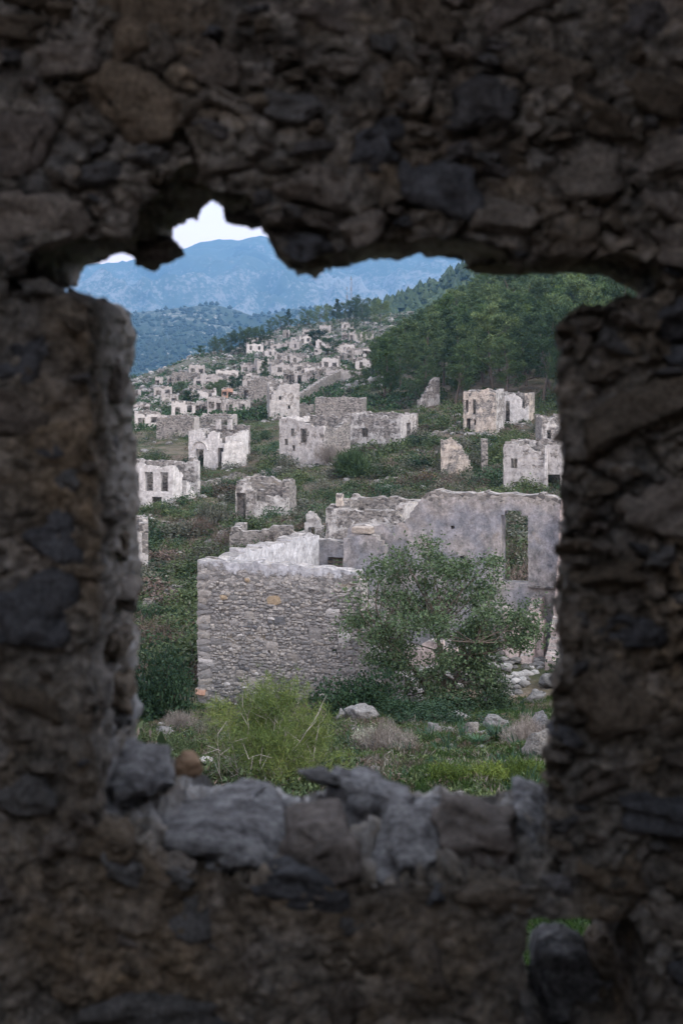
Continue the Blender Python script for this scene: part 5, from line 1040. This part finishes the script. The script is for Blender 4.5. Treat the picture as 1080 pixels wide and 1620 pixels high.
mass('undergrowth', 'scrub_brown', 1900, (46, 200), (190, 900), (.8, 1.9), 120, .17, .2, .7, 63)
mass('undergrowth', 'dark_bush', 3200, (190, 620), (190, 700), (1., 3.2), 40, .45, .5, .3, 64)
mass('undergrowth', 'scrub_grey', 2200, (190, 620), (190, 700), (.8, 2.2), 30, .4, .5, .3, 74)
mass('undergrowth', 'scrub_green', 1800, (125, 400), (560, 1000), (1.2, 3.), 90, .3, .5, .3, 65)
mass('undergrowth', 'scrub_green', 1500, (18, 260), (-420, 195), (1., 2.6), 60, .26, .45, .3, 81)
mass('undergrowth', 'scrub_brown', 900, (18, 260), (-420, 195), (1., 2.2), 50, .26, .3, .5, 82)
mass('undergrowth', 'dark_bush', 700, (30, 320), (-420, 195), (1.2, 3.2), 70, .3, .45, .3, 83)
mass('undergrowth', 'scrub_brown', 1300, (18, 44), (200, 880), (.3, .7), 50, .09, .15, .9, 66, ok=lambda px, d, py: (px < 620) | (d > 36))
mass('undergrowth', 'scrub_green', 900, (17, 44), (150, 560), (.3, .9), 70, .08, .45, .4, 67)
mass('undergrowth', 'dark_bush', 900, (46, 180), (190, 900), (1., 2.6), 170, .16, .45, .3, 72)
mass('undergrowth', 'dry', 200, (18, 40), (480, 880), (.25, .6), 60, .1, .1, 1.2, 73)
mass('undergrowth', 'scrub_green', 900, (18, 42), (540, 890), (.12, .4), 60, .06, .45, .5, 75)
mass('undergrowth', 'scrub_brown', 500, (18, 42), (540, 890), (.12, .4), 60, .07, .15, .9, 76)
mass('undergrowth', 'lily', 70, (18, 42), (540, 890), (.2, .4), 24, .22, .08, 2., 77)
mass('grass', 'grass', 11000, (17, 42), (540, 900), (.10, .25), 12, .10, .09, 1.6, 68, .4)
mass('grass', 'grass', 9000, (7, 17), (600, 1300), (.10, .25), 12, .10, .09, 1.6, 69, .4)
mass('grass', 'grass', 9000, (60, 180), (200, 900), (.2, .6), 10, .2, .1, 1.4, 70, .4)
mass('grass', 'grass', 5000, (17, 45), (180, 545), (.12, .3), 10, .12, .09, 1.6, 71, .4)

# ---- the bushy tree in front of the back wall
r = np.random.default_rng(77); tp0 = on_px(700, 40.2, -.1)
bt = empty('oak_tree', tp0, 0, 'bushy dark green tree growing out of the large roofless house', 'tree')
cl = []
while len(cl) < 104:
    p = r.normal(size=3); p /= np.linalg.norm(p); p *= r.uniform(.25, 1)**.45; p = p*np.array([2.45, 2.0, 2.1])*(1+.16*noise3(p[None]*2.2+4)[0])+np.array([-.12, 0, 2.45])
    if p[2] < .6 or (p[0] > 1.5 and p[2] > 3.3) or (p[0] > 1.55 and p[2] < 1.7) or (p[0] < -1.6 and p[2] < 1.3): continue
    if any(np.linalg.norm(p-q_) < .34 for q_ in cl): continue
    cl.append(p)
cl += [np.array(v_) for v_ in ((-2.1, -.4, 3.9), (-1.75, -.3, 4.2), (-2.5, -.5, 3.3), (-2.7, -.6, 2.6), (-1.2, 0, 4.5), (-.4, 0, 4.75), (2.5, 0, 2.9), (2.55, -.2, 2.3))]
segs = []; stems = []
for k in range(4):
    p = np.array([r.normal()*.1, r.normal()*.1, -.3]); d = np.array([math.cos(k*1.6)*.4, math.sin(k*1.6)*.3, 1.])
    for q_ in range(6):
        d = d+r.normal(size=3)*.16; d /= np.linalg.norm(d); p2 = p+d*.5; segs.append((p, p2, .085*(1-q_*.12), .085*(1-(q_+1)*.12))); stems.append(p2); p = p2
for c_ in cl:
    b0 = min(stems, key=lambda v_: np.linalg.norm(v_-c_)+(.8 if v_[2] > c_[2] else 0)); m1 = (b0*.5+c_*.5)+r.normal(size=3)*.12+np.array([0, 0, -.1])
    segs += [(b0, m1, .03, .018), (m1, c_, .018, .006)]
    for q_ in range(4): segs.append((c_, c_+r.normal(size=3)*.24, .006, .003))
V_, F_ = tubes(segs, 5); obj('trunk', mesh_np('trunk', V_, [F_], True), M['bark'], bt)
ct = np.concatenate([c_+r.normal(size=(n_, 3))*r.uniform(.15, .27)*np.array([1.1, 1.1, .75]) for c_, n_ in ((c_, int(r.uniform(110, 420))) for c_ in cl)])
LV, LF = leaf_cloud(ct, .09, .5, r, .25, .55); obj('crown', mesh_np('crown', LV, [LF]), M['oak'], bt)
# ---- the young pine right behind the sill
r = np.random.default_rng(78); tp0 = on_px(434, 19.6, -.05)
yp = empty('young_pine', tp0, 0, 'young yellow green pine with bare grey twigs behind the sill', 'tree')
segs, tips = skeleton(r, 1.3, .85, 18, .03, lambda f: 1.0-.55*f, .7, .05, 5, .012); tips = [tips]
for ox, oy, hh_, sp__ in ((-.5, .1, 1.0, .7), (.52, .05, .85, .7), (.15, -.3, .75, .6), (-.2, .45, 1.1, .6)):
    s2, t2 = skeleton(r, hh_, sp__, 13, .03, lambda f: 1.0-.55*f, .75, .1, 5, .012); o3 = np.array([ox, oy, 0]); segs += [(a_+o3, b_+o3, r0_, r1_) for a_, b_, r0_, r1_ in segs[:0]]+[(np.array(a_)+o3, np.array(b_)+o3, r0_, r1_) for a_, b_, r0_, r1_ in s2]; tips.append(t2+o3)
tips = np.concatenate(tips)
V_, F_ = tubes(segs, 4); obj('trunk', mesh_np('trunk', V_, [F_], True), M['twig'], yp)
nt_ = 3000; base_ = tips[r.integers(0, len(tips), nt_)]+r.normal(size=(nt_, 3))*.1
base_ = base_[r.random(len(base_)) < np.clip(1.2-.35*np.linalg.norm(base_[:, :2], axis=1), .3, 1)]
ct = np.repeat(base_, 9, 0); LV, LF = leaf_cloud(ct, .10, .06, r, .6); obj('crown', mesh_np('crown', LV, [LF]), M['young_pine'], yp)
for k in range(11):
    dead = []
    az = r.uniform(0, 6.28); p = np.array([r.normal()*.3, r.normal()*.2-.2, r.uniform(.1, .7)]); d = np.array([math.cos(az)*.6, math.sin(az)*.6-.3, r.uniform(.6, 1.3)])
    for j in range(5):
        d = d+r.normal(size=3)*.25; d /= np.linalg.norm(d); q_ = p+d*.16; dead.append((p, q_, .006*(1-j*.15), .006*(1-(j+1)*.15)))
        e_ = d+r.normal(size=3)*.8; e_ /= np.linalg.norm(e_); dead.append((q_, q_+e_*.22, .005, .002)); p = q_
    V_, F_ = tubes(dead, 4); obj('bare_twig', mesh_np('bare_twig', V_, [F_]), M['twig'], yp)
# ---- lily clumps of strap leaves
for px, py, wp, lab in ((785, 1172, 50, 'green strap leaved clump among the stones on the grass'), (755, 1180, 30, 'smaller strap leaved clump left of the larger one')):
    d = hit(px, py); p = on_px(px, d); e = empty('lily_clump', p, 0, lab, 'plant', 'strap leaved clumps'); r = np.random.default_rng(px)
    Vs, Fq, n0 = [], [], 0
    for k in range(70):
        az = r.uniform(0, 6.28); L = wp/F*d*r.uniform(.6, 1.0); c_ = np.array([math.cos(az), math.sin(az), 0]); s_ = np.array([-c_[1], c_[0], 0])*.014; b0 = c_*r.uniform(0, .12)
        for j in range(4):
            f = j/3; q_ = b0+c_*L*.55*f**1.3+np.array([0, 0, L*(f*1.1-.55*f*f)]); wv = s_*(1-f*.9); Vs += [q_-wv, q_+wv]
        for j in range(3): a = n0+2*j; Fq.append((a, a+1, a+3, a+2))
        n0 += 8
    obj('leaves', mesh_np('leaves', np.array(Vs), [np.array(Fq)]), M['lily'], e)

# ------------------------------------------------------------------ rocks
RK = [stone_mesh('rock', 3, 400+k, .32, .45) for k in range(8)]
for me in RK: me.materials.append(M['rock'])
RN = [(728, 1140, 36, 14, 'flat pale slab lying on the grass'), (686, 1165, 22, 20, 'squat grey stone on the grass left of the flat slab'), (745, 1166, 24, 22, 'dark grey boulder on the grass below the flat slab'), (786, 1152, 42, 20, 'broad grey rock beside the strap leaved clump'), (697, 1148, 26, 16, 'brownish stone between the dry tussock and the slab'),
      (570, 1140, 44, 28, 'grey boulder at the foot of the dark bush'), (540, 1138, 18, 18, 'pale stone left of the boulder by the dark bush'), (850, 1195, 40, 44, 'ribbed pale rock outcrop against the right jamb'), (858, 1165, 34, 34, 'upper rock of the outcrop against the right jamb'), (770, 1122, 22, 24, 'stone near the low inner wall'),
      (262, 1170, 22, 18, 'white stone in the brambles at the left'), (695, 1192, 10, 8, 'small white stone in the grass'), (712, 1185, 9, 7, 'pebble sized pale stone in the grass'), (800, 1215, 18, 14, 'pale stone in the spurge'), (845, 1110, 34, 18, 'stone block at the foot of the right wall'), (870, 1085, 30, 18, 'upper stone block at the foot of the right wall'), (760, 1190, 20, 10, 'flat stone right of the grass patch'), (680, 1235, 20, 10, 'pale stone just behind the sill'),
      (590, 1228, 24, 12, 'stone among the dry shrubs behind the sill'), (592, 770, 10, 9, 'white boulder on the slope path'), (240, 795, 14, 12, 'pale boulder below the two storey pale ruin')]
r = np.random.default_rng(90)
for k, (px, py, wp, hp, lab) in enumerate(RN):
    d = hit(px, py) or 24; o = obj('rock', RK[k % 8]); p = on_px(px, d); sw = wp/F*d*.6; sh = hp/F*d*.66
    o.location = p+Vector((0, 0, sh*.5)); o.scale = (sw, sw*r.uniform(.7, 1.1), sh); o.rotation_euler = (r.normal()*.15, r.normal()*.15, r.uniform(0, 6))
    tag(o, lab, 'rock')
def rocks(name, n, dr, pr, size, seed, flat=.6, ok=None, sub=2):
    r_ = np.random.default_rng(seed); V0, F0 = ICO[sub]; Vs, Fs_ = [], []; n0 = 0
    d = np.exp(r_.uniform(math.log(dr[0]), math.log(dr[1]), n)); px = r_.uniform(pr[0], pr[1], n); x = (px-540)/F*d; z = ground(x, d)
    k = fbm(np.stack([x, d, d*0], 1)*.08+seed, 3) > r_.uniform(-.4, .5, n)
    for i in np.nonzero(k)[0]:
        if d[i] < 62 and in_house(x[i], d[i]): continue
        s = r_.uniform(*size)*r_.uniform(.6, 1.3); W_ = V0*(1+.5*noise3(V0*1.9+r_.uniform(0, 99, 3)))[:, None]*np.array([s, s*r_.uniform(.6, 1), s*flat*r_.uniform(.6, 1.3)])
        a = r_.uniform(0, 6.28); ca, sa = math.cos(a), math.sin(a); W_ = W_@np.array([[ca, sa, 0], [-sa, ca, 0], [0, 0, 1]])+np.array([x[i], d[i], z[i]+s*.1])
        Vs.append(W_); Fs_.append(F0+n0); n0 += len(V0)
    return tag(obj(name, mesh_np(name, np.concatenate(Vs), [np.concatenate(Fs_)]), M['rock_mass']), kind='stuff')
rocks('rubble', 700, (17, 46), (200, 880), (.05, .16), 101)
rocks('rubble', 1100, (50, 180), (200, 900), (.15, .55), 102)
rocks('rubble', 6500, (225, 640), (200, 620), (.25, .95), 103, .75, sub=1)
# fallen stones inside the big house
rr_ = np.random.default_rng(104); Vs, Fs_, n0 = [], [], 0
for k in range(420):
    u_ = rr_.uniform(4.9, 9.6); v_ = rr_.uniform(3.2, 8.9); p = C0+Vector((.9375, -.348, 0))*u_+Vector((.348, .9375, 0))*v_
    s = rr_.uniform(.06, .24); W_ = ICO[2][0]*(1+.3*noise3(ICO[2][0]*1.4+rr_.uniform(0, 99, 3)))[:, None]*np.array([s, s*.8, s*.6])
    zz = gz(p.x, p.y)+max(0, .9-abs(u_-7)*.25-.1*v_*.5)*rr_.uniform(.2, 1)
    Vs.append(W_+np.array([p.x, p.y, zz])); Fs_.append(ICO[2][1]+n0); n0 += len(W_)
tag(obj('rubble', mesh_np('rubble', np.concatenate(Vs), [np.concatenate(Fs_)]), M['rock_mass']), kind='stuff')

# ------------------------------------------------------------------ far woods
def far_wood(name, Q, n, h, seed, rows, mat='ridge_wood', jag=.35, wf=.36):
    r_ = np.random.default_rng(seed); nx_, ny_, _ = Q.shape
    i = r_.uniform(0, nx_-1.001, n); j = r_.uniform(rows[0]*(ny_-1), rows[1]*(ny_-1), n); i0 = i.astype(int); j0 = np.minimum(j.astype(int), ny_-2); a = (i-i0)[:, None]; b_ = (j-j0)[:, None]
    P = (1-a)*((1-b_)*Q[i0, j0]+b_*Q[i0, j0+1])+a*((1-b_)*Q[i0+1, j0]+b_*Q[i0+1, j0+1])
    s = 7; rings = [(0, .55), (.35, 1.), (.7, .6)]
    Vs = []
    for zf, rf in rings:
        th = np.arange(s)*2*math.pi/s
        rad = h*wf*rf*r_.uniform(1-jag, 1+jag, (n, s)); zz = h*(zf+.05*r_.normal(size=(n, s)))
        Vs.append(np.stack([P[:, 0:1]+rad*np.cos(th), P[:, 1:2]+rad*np.sin(th), P[:, 2:3]+zz], -1))
    hs = r_.uniform(.75, 1.25, n); tipv = P+np.stack([np.zeros(n), np.zeros(n), h*1.0*hs], 1)
    V_ = np.concatenate([np.concatenate(Vs, 1), tipv[:, None]], 1)
    V_[..., 2] = P[:, None, 2]+(V_[..., 2]-P[:, None, 2])*hs[:, None]
    k = np.arange(s); k2 = (k+1) % s; q = np.concatenate([np.stack([k+o_*s, k2+o_*s, k2+(o_+1)*s, k+(o_+1)*s], 1) for o_ in (0, 1)]); tr_ = np.stack([k+2*s, k2+2*s, np.full(s, 3*s)], 1)
    m_ = 3*s+1; off = (np.arange(n)*m_)[:, None, None]
    return tag(obj(name, mesh_np(name, V_.reshape(-1, 3), [(q[None]+off).reshape(-1, 4), (tr_[None]+off).reshape(-1, 3)]), M[mat]), kind='stuff')
far_wood('ridge_forest', QR, 11000, 6.5, 120, (.12, .62), wf=.45, jag=.5)
far_wood('hill_forest', QH, 16000, 9, 121, (.02, .34), 'hill_wood', jag=.5, wf=.6)

far_wood('hill_forest', QH, 2600, 8, 123, (.34, .5), 'hill_wood', jag=.5, wf=.7)
# ------------------------------------------------------------------ the air
V_ = np.array([(x, y, z) for x in (-9000, 9000) for y in (-900, 11300) for z in (-145, 1100)], float)
hz = obj('haze', mesh_np('haze', V_, [BOXF])); tag(hz, kind='stuff')
hm = bpy.data.materials.new('haze'); hm.use_nodes = True; t = hm.node_tree; t.nodes.clear()
pv = t.nodes.new('ShaderNodeVolumePrincipled'); pv.inputs['Color'].default_value = (.26, .57, 1, 1); pv.inputs['Density'].default_value = .000115; pv.inputs['Anisotropy'].default_value = .2
mo = t.nodes.new('ShaderNodeOutputMaterial'); t.links.new(pv.outputs[0], mo.inputs['Volume']); hz.data.materials.append(hm)
